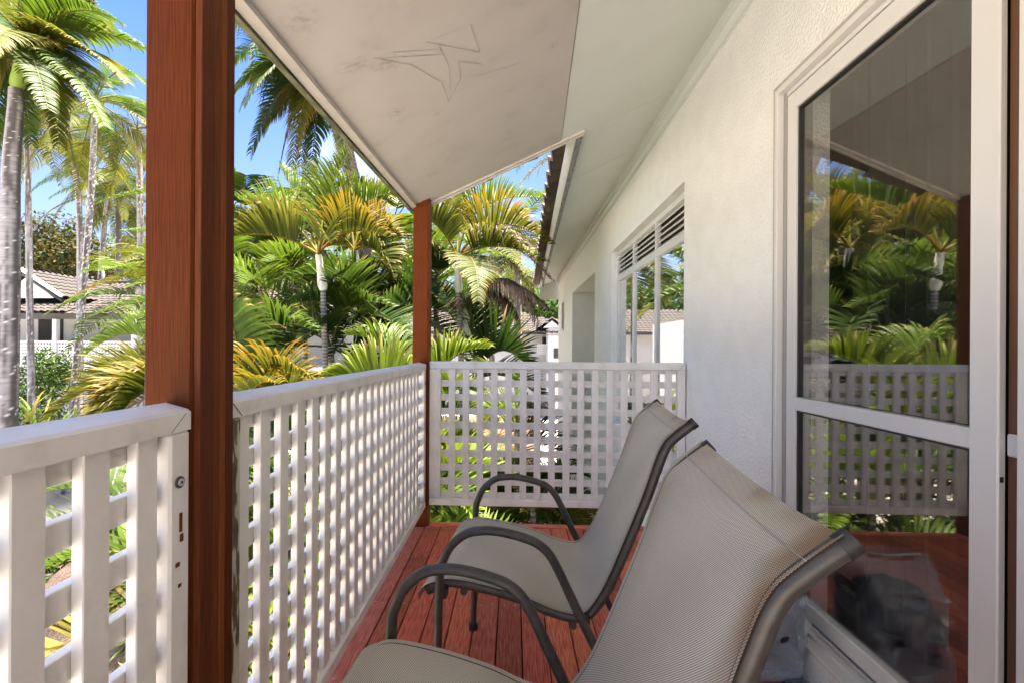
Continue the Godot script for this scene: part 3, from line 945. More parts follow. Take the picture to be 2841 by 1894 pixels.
# ------------------------------------------------------------------ posts
func posts() -> void:
	for q in [["square red-brown timber post at the far corner of the balcony", 2.853, false], ["large laminated brown timber post close by on the left", 0.762, true]]:
		var t := thing("timber_post", q[0], "post", W(-0.568, 0, q[1]), "balcony posts")
		var z: float = q[1]
		var ytop: float = roof_y(-0.53) + 0.01
		if q[2]:
			piece("post_face", W(-0.617, -3.0, z), W(-0.533, ytop, z + 0.096), M.post, t, 0.004)
			var e := 0.0
			for k in 4:
				var wd: float = [0.034, 0.020, 0.016, 0.024][k]
				piece("laminate", W(-0.5325, -3.0, z + 0.0035 + e), W(-0.5205 - (0.0006 if k % 2 else 0.0), ytop, z + 0.0035 + e + wd - 0.0004), M.lam[k], t, 0.0012)
				e += wd
		else:
			piece("post_face", W(-0.617, -3.0, z), W(-0.5235, ytop, z + 0.098), M.post_red, t, 0.0035)
			piece("post_side", W(-0.523, -3.0, z + 0.004), W(-0.5195, ytop, z + 0.0975), M.lam[2], t, 0.001)

# ------------------------------------------------------------------ lattice railings
func railings() -> void:
	var slat_w := 0.040
	var pitch := 0.0865
	# far end railing, along x
	var t := thing("lattice_railing", "far white lattice railing between the corner post and the wall", "railing", W(0.25, 0.12, 2.87), "white lattice railings")
	var zf := 2.862
	piece("top_rail", W(-0.514, 0.950, zf), W(XW - 0.006, 0.995, zf + 0.045), M.white, t, 0.004)
	piece("bottom_rail", W(-0.514, 0.122, zf), W(XW - 0.006, 0.165, zf + 0.045), M.white, t, 0.004)
	piece("stile", W(-0.514, 0.166, zf + 0.0008), W(-0.476, 0.949, zf + 0.044), M.white, t, 0.004)
	piece("stile", W(XW - 0.052, 0.166, zf + 0.0008), W(XW - 0.006, 0.949, zf + 0.044), M.white, t, 0.004)
	hairline(t, W(-0.477, 0.951, zf), W(-0.512, 0.992, zf), Vector3.BACK)
	hairline(t, W(XW - 0.05, 0.951, zf), W(XW - 0.01, 0.992, zf), Vector3.BACK)
	hairline(t, W(-0.477, 0.164, zf), W(-0.512, 0.126, zf), Vector3.BACK)
	var sb := B.new()
	sb.box(Vector3.ZERO, Vector3(slat_w, 0.783, 0.016), Basis(), 0.0015)
	var sm := sb.mesh()
	var hb := B.new()
	hb.box(Vector3.ZERO, Vector3(1.447, slat_w, 0.016), Basis(), 0.0015)
	var hm := hb.mesh()
	for k in 17:
		var xx := -0.476 + 0.012 + pitch * k
		shown("vertical_slat", sm, M.white, t, W(xx + rng.randf_range(-0.0015, 0.0015), 0.5575, zf + 0.0105) - t.position)
	for k in 10:
		shown("horizontal_slat", hm, M.white_h, t, W(0.2485, 0.166 + 0.012 + 0.0855 * k, zf + 0.0275) - t.position)
	var nicks := [[-0.5302, 0.80, 0.735, 0.030, 0.005], [-0.5302, 0.775, 0.737, 0.012, 0.006], [-0.5302, 0.735, 0.728, 0.006, 0.008], [-0.5302, 0.70, 0.733, 0.005, 0.006]]
	# side railings, along z
	for q in [["long white lattice railing between the near and the far post", 0.862, 2.848, 21], ["near white lattice railing running out of view past the brown post", -1.05, 0.7575, 20]]:
		t = thing("lattice_railing", q[0], "railing", W(-0.55, 0.12, (q[1] + q[2]) / 2.0), "white lattice railings")
		var z0: float = q[1]
		var z1: float = q[2]
		var xi := -0.531
		var xo := -0.578
		var tr := B.new()
		var cs := [Vector2(xo, 0.945), Vector2(xo, 0.984), Vector2(xo + 0.004, 0.988), Vector2(xi - 0.006, 0.9785), Vector2(xi, 0.974), Vector2(xi, 0.945)]
		for j in 6:
			var c0: Vector2 = cs[j]
			var c1: Vector2 = cs[(j + 1) % 6]
			var nn := Vector3((c0.x + c1.x) / 2.0 - (xo + xi) / 2.0, (c0.y + c1.y) / 2.0 - 0.962, 0)
			tr.quad(W(c0.x, c0.y, z0), W(c1.x, c1.y, z0), W(c1.x, c1.y, z1), W(c0.x, c0.y, z1), nn)
		for e in [z0, z1]:
			for j in 4:
				tr.tri(W(cs[0].x, cs[0].y, e), W(cs[j + 1].x, cs[j + 1].y, e), W(cs[j + 2 if j < 4 else 0].x, cs[j + 2 if j < 4 else 0].y, e), W(0, 0, 1.0 if e == z1 else -1.0))
		shown("top_rail", tr.mesh(), M.white, t, -t.position)
		piece("bottom_rail", W(xo, 0.112, z0), W(xi, 0.152, z1), M.white, t, 0.004)
		piece("stile", W(xo + 0.0008, 0.153, z1 - 0.045), W(xi - 0.0008, 0.944, z1), M.white, t, 0.004)
		var near := piece("stile", W(xo + 0.0008, 0.153, z0), W(xi - 0.0008, 0.944, z0 + 0.042), M.peeling if z0 > 0.0 else M.white, t, 0.004)
		if z0 > 0.0:
			near.set_meta("label", "stile with paint peeling off the bare timber")
		var vb := B.new()
		vb.box(Vector3.ZERO, Vector3(0.017, 0.791, slat_w), Basis(), 0.0015)
		var vm := vb.mesh()
		var lb := B.new()
		lb.box(Vector3.ZERO, Vector3(0.017, slat_w, z1 - z0 - 0.087), Basis(), 0.0015)
		var lm := lb.mesh()
		for k in q[3]:
			var zz: float = z1 - 0.045 - 0.012 - slat_w / 2.0 - pitch * k if z0 < 0.0 else z0 + 0.042 + slat_w / 2.0 + 0.006 + pitch * k
			if zz < z1 - 0.055:
				shown("vertical_slat", vm, M.white, t, W(xi - 0.0195, 0.5485, zz + rng.randf_range(-0.0012, 0.0012)) - t.position)
		for k in 10:
			shown("horizontal_slat", lm, M.white_h, t, W(xi - 0.0372, 0.153 + 0.016 + 0.0845 * k, (z0 + z1) / 2.0) - t.position)
		hairline(t, W(xi, 0.946, z1 - 0.045), W(xi, 0.973, z1 - 0.012), Vector3.RIGHT)
		hairline(t, W(xi, 0.946, z0 + 0.042), W(xi, 0.973, z0 + 0.012), Vector3.RIGHT, 0.0022)
		hairline(t, W(xi - 0.0004, 0.1525, z1 - 0.045), W(xi - 0.0004, 0.1525, z1 - 0.002), Vector3.RIGHT)
		if z0 < 0.0:
			for q2 in nicks:
				piece("gouge", W(q2[0] - 0.002, q2[1] - q2[3] / 2.0, q2[2] - q2[4] / 2.0), W(q2[0] + 0.0002, q2[1] + q2[3] / 2.0, q2[2] + q2[4] / 2.0), M.lam[1], t)
		for y in [0.865, 0.255]:
			var bb := B.new()
			bb.tube([Vector3(0, 0, 0), Vector3(0.0035, 0, 0)], [0.0095], 14)
			var bo := shown("bolt", bb.mesh(), M.bolt, t, W(xi - 0.0015, y, z1 - 0.026) - t.position)
			var wb := B.new()
			wb.tube([Vector3(0.0036, 0, 0), Vector3(0.0055, 0, 0)], [0.0058], 12)
			shown("bolt_head", wb.mesh(), M.galv, bo)
			var kb := B.new()
			kb.tube([Vector3(0.0056, 0, 0), Vector3(0.006, 0, 0)], [0.0026], 6)
			shown("socket", kb.mesh(), M.gasket, bo)

# ------------------------------------------------------------------ chairs
func smooth(pts: Array, step := 6) -> Array:
	var out := []
	var m := pts.size()
	for i in m - 1:
		var p0: Vector3 = pts[maxi(i - 1, 0)]
		var p1: Vector3 = pts[i]
		var p2: Vector3 = pts[i + 1]
		var p3: Vector3 = pts[mini(i + 2, m - 1)]
		for k in step:
			out.append(p1.cubic_interpolate(p2, p0, p3, float(k) / step))
	out.append(pts[m - 1])
	return out

const RAIL := [[0.0, 0.402], [0.025, 0.416], [0.065, 0.426], [0.166, 0.415], [0.267, 0.393], [0.333, 0.37], [0.395, 0.358], [0.433, 0.365], [0.458, 0.388], [0.495, 0.451], [0.545, 0.572], [0.59, 0.69], [0.615, 0.765], [0.637, 0.822], [0.66, 0.850], [0.705, 0.888]]
const LOOP := [[0.032, 0.0], [0.036, 0.25], [0.04, 0.45], [0.048, 0.495], [0.072, 0.543], [0.113, 0.578], [0.155, 0.589], [0.20, 0.590], [0.26, 0.580], [0.305, 0.565], [0.337, 0.538], [0.365, 0.49], [0.39, 0.438], [0.432, 0.353], [0.52, 0.18], [0.612, 0.0]]

func hairline(t: Node3D, a: Vector3, c: Vector3, face: Vector3, w := 0.0012) -> void:
	var b := B.new()
	var sd := (c - a).cross(face).normalized() * w * 0.5
	var k := face.normalized() * 0.0006
	b.quad(a - sd + k, a + sd + k, c + sd + k, c - sd + k, face)
	shown("mitre_joint", b.mesh(), M.gasket, t, -t.position)

func make_chair(label: String) -> Node3D:
	var t := thing("sling_chair", label, "chair", Vector3.ZERO, "sling patio chairs")
	# local axes: x to the back, y up, -z across to the far side
	var span := 0.465
	for s in [0.0, 1.0]:
		var pts := []
		for q in RAIL:
			pts.append(Vector3(q[0], q[1], -span * s))
		var b := B.new()
		b.tube(smooth(pts, 4), [0.0105], 12, 1.25, Vector3(0, 0, 1))
		var sr := shown("side_rail", b.mesh(), M.frame, t)
		for e in [0, RAIL.size() - 1]:
			var cb := B.new()
			var d := Vector3(RAIL[1][0] - RAIL[0][0], RAIL[1][1] - RAIL[0][1], 0).normalized() if e == 0 else Vector3(RAIL[e - 1][0] - RAIL[e][0], RAIL[e - 1][1] - RAIL[e][1], 0).normalized()
			var o := Vector3(RAIL[e][0], RAIL[e][1], -span * s)
			cb.tube([o - d * 0.006, o + d * 0.009], [0.0118], 12, 1.25, Vector3(0, 0, 1))
			shown("end_cap", cb.mesh(), M.cap, sr)
		var lz := 0.036 if s == 0.0 else -span - 0.036
		var lp := []
		for q in LOOP:
			lp.append(Vector3(q[0], q[1], lz))
		var lb := B.new()
		lb.tube(smooth(lp, 5), [0.0145], 10, 0.82, Vector3(0, 0, 1))
		var fr := shown("arm_and_leg_frame", lb.mesh(), M.frame, t)
		for f in [0, LOOP.size() - 1]:
			var fb := B.new()
			var fo := Vector3(LOOP[f][0], 0.0, lz)
			fb.tube([fo + Vector3(0, 0.0, 0), fo + Vector3(0, 0.022, 0)], [0.0175], 10)
			shown("foot_cap", fb.mesh(), M.cap, fr)
		# brackets that tie the seat rail to the loop
		for q in [Vector3(0.045, 0.408, 0), Vector3(0.43, 0.36, 0)]:
			var kb := B.new()
			kb.box(Vector3(q.x, q.y, (0.018 if s == 0.0 else -span - 0.018)), Vector3(0.026, 0.03, 0.03), Basis(), 0.004)
			shown("bracket", kb.mesh(), M.cap, fr)
	for q in [[0.10, 0.402], [0.40, 0.335]]:
		var xb := B.new()
		xb.tube([Vector3(q[0], q[1], 0.0), Vector3(q[0], q[1], -span)], [0.011], 8)
		shown("cross_bar", xb.mesh(), M.frame, t)
	# woven sling between the rails
	var prof := []
	for q in RAIL:
		prof.append(Vector3(q[0], q[1], 0))
	prof[0] = Vector3(-0.012, 0.372, 0)
	prof.insert(1, Vector3(-0.008, 0.398, 0))
	prof = smooth(prof, 4)
	var sl := B.new()
	var nw := 25
	var m := prof.size()
	var dist := 0.0
	for i in m:
		if i > 0:
			dist += prof[i].distance_to(prof[i - 1])
		var tg: Vector3 = (prof[mini(i + 1, m - 1)] - prof[maxi(i - 1, 0)]).normalized()
		var nn := Vector3(-tg.y, tg.x, 0)
		var fr2 := float(i) / (m - 1)
		for k in nw:
			var f := float(k) / (nw - 1)
			var sag := 0.020 * (1.0 - pow(absf(2.0 * f - 1.0), 2.2)) * smoothstep(0.02, 0.16, fr2) + 0.012 * smoothstep(0.88, 1.0, fr2) * (1.0 - pow(absf(2.0 * f - 1.0), 2.0))
			var q2: Vector3 = prof[i] + nn * (0.0145 - sag)
			q2.z = lerpf(0.010, -span - 0.010, f)
			var edge := 1.0 - smoothstep(0.03, 0.19, minf(f, 1.0 - f))
			var hem := maxf(1.0 - smoothstep(0.0, 0.055, fr2), smoothstep(0.955, 0.985, fr2))
			var mott := 0.5 + 0.5 * sin(f * 23.0 + fr2 * 9.0) * sin(fr2 * 31.0 + f * 5.0)
			var rust := clampf(edge * (0.35 + 0.65 * mott) * (0.35 + 0.9 * smoothstep(0.55, 0.9, fr2)) + hem * (0.3 + 0.4 * mott), 0.0, 1.0)
			if f > 0.5:
				rust *= 0.45
			var base := Color(1.0, 0.95, 0.83).lerp(Color(1.0, 0.97, 0.80), smoothstep(0.2, 0.45, fr2) * (1.0 - smoothstep(0.45, 0.6, fr2)))
			base = base * (0.93 + 0.09 * sin(f * 4.0 + fr2 * 17.0) * sin(fr2 * 8.0 + 1.0 + f * 6.0))
			sl.col = base.lerp(Color(0.42, 0.23, 0.10), rust * 0.8)
			sl.p(q2, nn, Vector2(dist, f * span))
	for i in m - 1:
		for k in nw - 1:
			var a := i * nw + k
			sl.ix.append_array([a, a + nw, a + 1, a + 1, a + nw, a + nw + 1])
	var so := shown("sling", sl.mesh(), M.sling, t)
	for e in [3, m - 4]:
		var hb := B.new()
		var hp := []
		for k in nw:
			hp.append(sl.v[e * nw + k] + sl.n[e * nw + k] * 0.0015)
		hb.tube(hp, [0.0009], 4)
		shown("hem_stitching", hb.mesh(), M.thread, so)
	return t

func chairs() -> void:
	var c0 := make_chair("grey sling patio chair farther away, beside the far lattice railing")
	c0.position = W(-0.236, 0, 1.325)
	c0.rotation.y = deg_to_rad(-6.0)
	var c1 := c0.duplicate()
	c1.name = numbered("sling_chair")
	add_child(c1)
	c1.set_meta("label", "nearest grey sling patio chair, cut off by the picture's lower edge")
	c1.position = W(-0.365, 0, 0.565)
	c1.rotation.y = deg_to_rad(-6.0)

# ------------------------------------------------------------------ packed quilt beside the door
func bag() -> void:
	var t := thing("quilt_bag", "clear zipped plastic bag with a dark quilt, standing behind the nearest chair", "bag", W(0.825, 0, 1.68))
	# crumpled film: a rounded box with wrinkles
	var crease := FastNoiseLite.new()
	crease.seed = 3
	crease.frequency = 7.0
	crease.fractal_octaves = 3
	crease.fractal_type = FastNoiseLite.FRACTAL_RIDGED
	for pass_ in 2:
		var b := B.new()
		var nu := 64
		var nv := 32
		for j in nv + 1:
			var f := float(j) / nv
			for i in nu + 1:
				var an := TAU * i / nu
				var e := 0.55
				var cx := signf(cos(an)) * pow(absf(cos(an)), e)
				var cz := signf(sin(an)) * pow(absf(sin(an)), e)
				var pinch := 1.0 - 0.62 * smoothstep(0.78, 1.0, f) if pass_ == 0 else 1.0 - 0.45 * smoothstep(0.72, 1.0, f)
				var sq := sqrt(maxf(0.0, 1.0 - pow(absf(f * 2.0 - 1.0), 6.0))) if pass_ == 1 else (0.55 if j == 0 else 1.0)
				var wr := 0.007 * sin(an * 5.0 + f * 13.0) + 0.006 * sin(an * 9.0 - f * 21.0)
				var hx := (0.140 + wr) * (1.0 - 0.12 * f) * (1.0 if pass_ == 0 else 0.86) * sq
				var hz := (0.110 + wr) * pinch * (1.0 if pass_ == 0 else 0.9) * sq
				var y := f * (0.385 if pass_ == 0 else 0.30) + 0.004 + (0.01 * sin(an * 3.0) * f)
				var q := Vector3(cx * hx + 0.02 * f, y, cz * hz)
				q += Vector3(cx, 0.0, cz) * 0.018 * crease.get_noise_3dv(q + Vector3(pass_ * 3.0, 0, 0)) * sin(PI * minf(f + 0.1, 1.0))
				b.p(q, Vector3(cx, 0.2, cz).normalized(), Vector2(an, f))
		for j in nv:
			for i in nu:
				var a := j * (nu + 1) + i
				b.ix.append_array([a, a + 1, a + nu + 1, a + 1, a + nu + 2, a + nu + 1])
		var bst := SurfaceTool.new()
		bst.create_from(b.mesh(), 0)
		bst.generate_normals()
		var sm := bst.commit()
		shown("plastic_film" if pass_ == 0 else "quilt", sm, M.film if pass_ == 0 else M.quilt, t)
	# printed card on the side that faces the door
	var c := piece("card", W(0.968, 0.06, 1.62), W(0.9705, 0.30, 1.74), M.card, t)
	sub("header", W(0.9705, 0.245, 1.62), W(0.9712, 0.30, 1.74), M.card_dark, c, W(0.96925, 0.18, 1.68))
	for q in [["anko", 0.262, 0.034, M.print], ["All Seasons", 0.21, 0.02, M.print_dark], ["Wool Quilt", 0.185, 0.02, M.print_dark]]:
		var tm := TextMesh.new()
		var sf := SystemFont.new()
		sf.font_names = PackedStringArray(["Droid Sans"])
		tm.font = sf
		tm.text = q[0]
		tm.font_size = 32
		tm.pixel_size = q[2] / 32.0
		tm.depth = 0.0006
		tm.horizontal_alignment = HORIZONTAL_ALIGNMENT_LEFT
		var o := shown("lettering", tm, q[3], c)
		o.rotation.y = PI / 2
		o.position = W(0.972, q[1], 1.63) - W(0.96925, 0.18, 1.68)
	# zip flap along the top
	var z := B.new()
	var zp := []
	for k in 9:
		zp.append(Vector3(-0.10 + k * 0.03, 0.386 + 0.003 * sin(k * 1.1), 0.012 * sin(k * 0.6)))
	z.tube(zp, [0.004], 6)
	shown("zip", z.mesh(), M.galv, t)

# ------------------------------------------------------------------ houses
func lattice(parent: Node3D, a: Vector3, c: Vector3, h: float, pitch: float) -> void:
	var b := B.new()
	var d := (c - a).normalized()
	var L := a.distance_to(c)
	var bs := Basis(d, Vector3.UP, d.cross(Vector3.UP))
	for k in int(L / pitch) + 1:
		b.box(a + d * k * pitch + Vector3.UP * h / 2 - parent.position, Vector3(pitch * 0.5, h, 0.02), bs)
	for k in int(h / pitch) + 1:
		b.box(a + d * L / 2 + Vector3.UP * (k * pitch) + d.cross(Vector3.UP) * 0.021 - parent.position, Vector3(L, pitch * 0.5, 0.02), bs)
	shown("lattice_panel", b.mesh(), M.white_far, parent, Vector3.ZERO, "stuff")
	var r := B.new()
	r.box(a + d * L / 2 + Vector3.UP * (h + 0.06) - parent.position, Vector3(L, 0.09, 0.1), bs)
	shown("hand_rail", r.mesh(), M.white_far, parent)

func left_house() -> void:
	var z := 20.0
	var e0 := Vector3(-22.132, 2.481, -20.000)
	var t := thing("holiday_apartment", "white apartment house with brown tiled roof and gable at the left", "building", Vector3(e0.x, -3, -z))
	var ey: float = e0.y
	var xl: float = e0.x
	var up := Vector3(0, 0.46, -1).normalized()
	var b := B.new()
	# main roof: eave to the right of the porch, hip at its right end
	var r0 := Vector3(-19.923, 2.409, -20.000)
	var hip := Vector3(-20.606, 4.990, -24.000)
	tiles(b, r0 - Vector3(5, 0, 0), Vector3.RIGHT, up, 20.0, 4.6, 12.6, 0.62)
	# porch skirt in front of the gable
	tiles(b, Vector3(-21.409, 2.447, -19.000), Vector3.RIGHT, up, 2.55, 0.75)
	shown("roof_tiles", b.mesh(), M.roof, t, -t.position, "stuff")
	# gable over the porch
	var g := B.new()
	var ga := Vector3(-21.578, 4.327, -20.000)
	var gr := Vector3(-19.807, 3.156, -20.000)
	var gl := Vector3(2 * ga.x - gr.x, gr.y, gr.z)
	tiles(g, gr + Vector3(0.1, 0, 0.15), Vector3(0, 0, -1), (ga - gr).normalized(), 4.0, ga.distance_to(gr))
	tiles(g, gl + Vector3(-0.1, 0, 0.15), Vector3(0, 0, -1), (ga - gl).normalized(), 4.0, ga.distance_to(gl))
	shown("gable_tiles", g.mesh(), M.roof, t, -t.position, "stuff")
	var gw := B.new()
	gw.tri(ga + Vector3(0, -0.25, -0.05), gr + Vector3(-0.5, -0.03, -0.05), gl + Vector3(0.5, -0.03, -0.05), Vector3.BACK)
	shown("gable_wall", gw.mesh(), M.white_far, t, -t.position)
	for s in [gr, gl]:
		var rk := B.new()
		rk.tube([ga + Vector3(0, 0.04, 0.2), s + Vector3(0.1 if s == gr else -0.1, 0.04, 0.2)], [0.085], 6)
		var rko := shown("verge_cap", rk.mesh(), M.roof, t, -t.position)
		var rd := B.new()
		rd.tube([ga + Vector3(0, -0.16, 0.12), s + Vector3(0.05 if s == gr else -0.05, -0.16, 0.12)], [0.07], 4)
		shown("bargeboard", rd.mesh(), M.dark_timber, t, -t.position)
	# ridge and hip caps
	var rc := B.new()
	rc.col = Color(0.034, 0.025, 0.021)
	var ridge_r := r0 - Vector3(5, 0, 0) + Vector3.RIGHT * 12.6 + up * 4.6
	rc.tube([r0 - Vector3(5, 0, 0) + up * 4.6 + Vector3(0, 0.06, 0), ridge_r + Vector3(0, 0.06, 0)], [0.12], 7)
	rc.tube([ridge_r + Vector3(0, 0.06, 0), r0 - Vector3(5, 0, 0) + Vector3.RIGHT * 20.0 + Vector3(0, 0.08, 0)], [0.12], 7)
	shown("ridge_caps", rc.mesh(), M.roof, t, -t.position)
	# white vent pipe on the roof
	var vp := B.new()
	vp.tube([Vector3(-20.363, 4.354, -22.600), Vector3(-20.364, 4.527, -22.600) + Vector3(0, 0.2, 0)], [0.07], 8)
	shown("vent_pipe", vp.mesh(), M.white_far, t, -t.position)
	# walls
	piece("upper_wall", Vector3(xl - 6, 0.2, -z - 1.7), Vector3(xl + 16, ey + 0.3, -z - 1.9), M.shaded_wall, t)
	piece("eave_beam", Vector3(xl - 6, ey - 0.28, -z + 0.02), Vector3(xl + 16, ey - 0.02, -z - 0.1), M.dark_timber, t)
	piece("eave_lining", Vector3(xl - 6, ey - 0.04, -z - 0.1), Vector3(xl + 16, ey - 0.01, -z - 1.9), M.white_far, t)
	piece("dark_doorway", Vector3(xl - 0.6, 0.3, -z - 1.66), Vector3(xl + 0.62, ey - 0.15, -z - 1.70), M.dark, t)
	var px := Vector3(-20.157, 1.677, -19.900)
	piece("veranda_post", Vector3(px.x - 0.09, 0.2, -z + 0.1), Vector3(px.x + 0.09, ey - 0.28, -z - 0.08), M.white_far, t)
	piece("veranda_post", Vector3(px.x + 3.5, 0.2, -z + 0.1), Vector3(px.x + 3.7, ey - 0.28, -z - 0.08), M.white_far, t)
	var ry := Vector3(-21.520, 1.233, -20.000)
	var rb := Vector3(-21.514, 0.215, -20.000)
	lattice(t, Vector3(xl - 2, rb.y, -z), Vector3(px.x - 0.1, rb.y, -z), ry.y - rb.y - 0.08, 0.14)
	lattice(t, Vector3(px.x + 0.1, rb.y, -z), Vector3(px.x + 3.5, rb.y, -z), ry.y - rb.y - 0.08, 0.14)
	piece("floor_edge", Vector3(xl - 6, rb.y - 0.3, -z + 0.06), Vector3(xl + 16, rb.y - 0.02, -z - 1.8), M.white_far, t)
	# lower storey
	piece("lower_wall", Vector3(xl - 6, -3, -z - 1.2), Vector3(xl + 16, rb.y - 0.3, -z - 1.4), M.shaded_wall, t)
	var lr := B.new()
	var lo := Vector3(-17.677, -0.561, -18.600)
	tiles(lr, lo, Vector3.RIGHT, Vector3(0, 0.35, -1).normalized(), 9.0, 1.5)
	shown("lower_roof_tiles", lr.mesh(), M.roof, t, -t.position, "stuff")
	piece("lower_beam", Vector3(lo.x, lo.y - 0.26, -18.7), Vector3(lo.x + 9, lo.y - 0.02, -18.8), M.dark_timber, t)
	for k in 3:
		var bx := lo.x + 0.32 + k * 2.6
		piece("lower_post", Vector3(bx, -3, -18.65), Vector3(bx + 0.2, lo.y - 0.26, -18.85), M.dark_timber, t)
	piece("side_wall", Vector3(xl + 15.8, -3, -z - 1.9), Vector3(xl + 16, ey, -z - 9), M.shaded_wall, t)

func right_house() -> void:
	var z := 30.0
	var a := Vector3(-3.344, 2.170, -30.000)
	var c := Vector3(1.887, 1.943, -30.000)
	var t := thing("holiday_apartment", "white apartment house with long tiled roof beyond the palms", "building", Vector3(c.x, -3, -z))
	var ey := (a.y + c.y) / 2.0
	var up := Vector3(0, 0.42, -1).normalized()
	var b := B.new()
	var apex := Vector3(0.262, 3.291, -33.000)
	tiles(b, Vector3(a.x - 9, ey, -z), Vector3.RIGHT, up, 17.5, 4.0, 12.6, 0.78)
	tiles(b, Vector3(a.x + 5.5, ey - 0.1, -z - 0.4), Vector3.RIGHT, up, 9.0, 2.5)
	shown("roof_tiles", b.mesh(), M.roof, t, -t.position, "stuff")
	piece("wall", Vector3(a.x - 9, -3, -z - 0.8), Vector3(c.x + 6, ey + 0.1, -z - 1.0), M.shaded_wall2, t)
	piece("eave_beam", Vector3(a.x - 9, ey - 0.16, -z + 0.01), Vector3(c.x + 6, ey - 0.01, -z - 0.08), M.dark_timber, t)
	# projecting gabled wing at its right
	var g := B.new()
	var ga := Vector3(2.215, 2.783, -28.000)
	var gl := Vector3(1.428, 2.217, -28.000)
	var gr := Vector3(2 * ga.x - gl.x, gl.y, gl.z)
	tiles(g, gl + Vector3(0, 0, 0.2), Vector3(0, 0, -1), (ga - gl).normalized(), 3.5, ga.distance_to(gl))
	tiles(g, gr + Vector3(0, 0, 0.2), Vector3(0, 0, -1), (ga - gr).normalized(), 3.5, ga.distance_to(gr))
	tiles(g, Vector3(1.874, 1.744, -27.400), Vector3.RIGHT, up, 1.5, 0.6)
	shown("gable_tiles", g.mesh(), M.roof, t, -t.position, "stuff")
	var gw := B.new()
	gw.tri(ga + Vector3(0, -0.12, -0.04), gr + Vector3(-0.25, 0, -0.04), gl + Vector3(0.25, 0, -0.04), Vector3.BACK)
	shown("gable_wall", gw.mesh(), M.white_far, t, -t.position)
	var wl := Vector3(2.020, 1.273, -28.000)
	piece("wing_wall", Vector3(wl.x, -3, -28.05), Vector3(wl.x + 4, gl.y - 0.02, -30), M.white_far, t)
	var w0 := Vector3(1.809, 1.762, -30.500)
	var w1 := Vector3(2.228, 1.234, -30.500)
	piece("window", Vector3(w0.x, w1.y, -z - 0.78), Vector3(w1.x, w0.y, -z - 0.82), M.glass_dark, t)
	lattice(t, Vector3(1.437, 0.685, -29.600), Vector3(2.138, 0.689, -29.600), 0.5, 0.12)
	var w2 := Vector3(2.327, 0.942, -28.000)
	piece("window", Vector3(w2.x, w2.y - 0.5, -28.0), Vector3(w2.x + 1.0, w2.y + 0.1, -28.04), M.glass_dark, t)

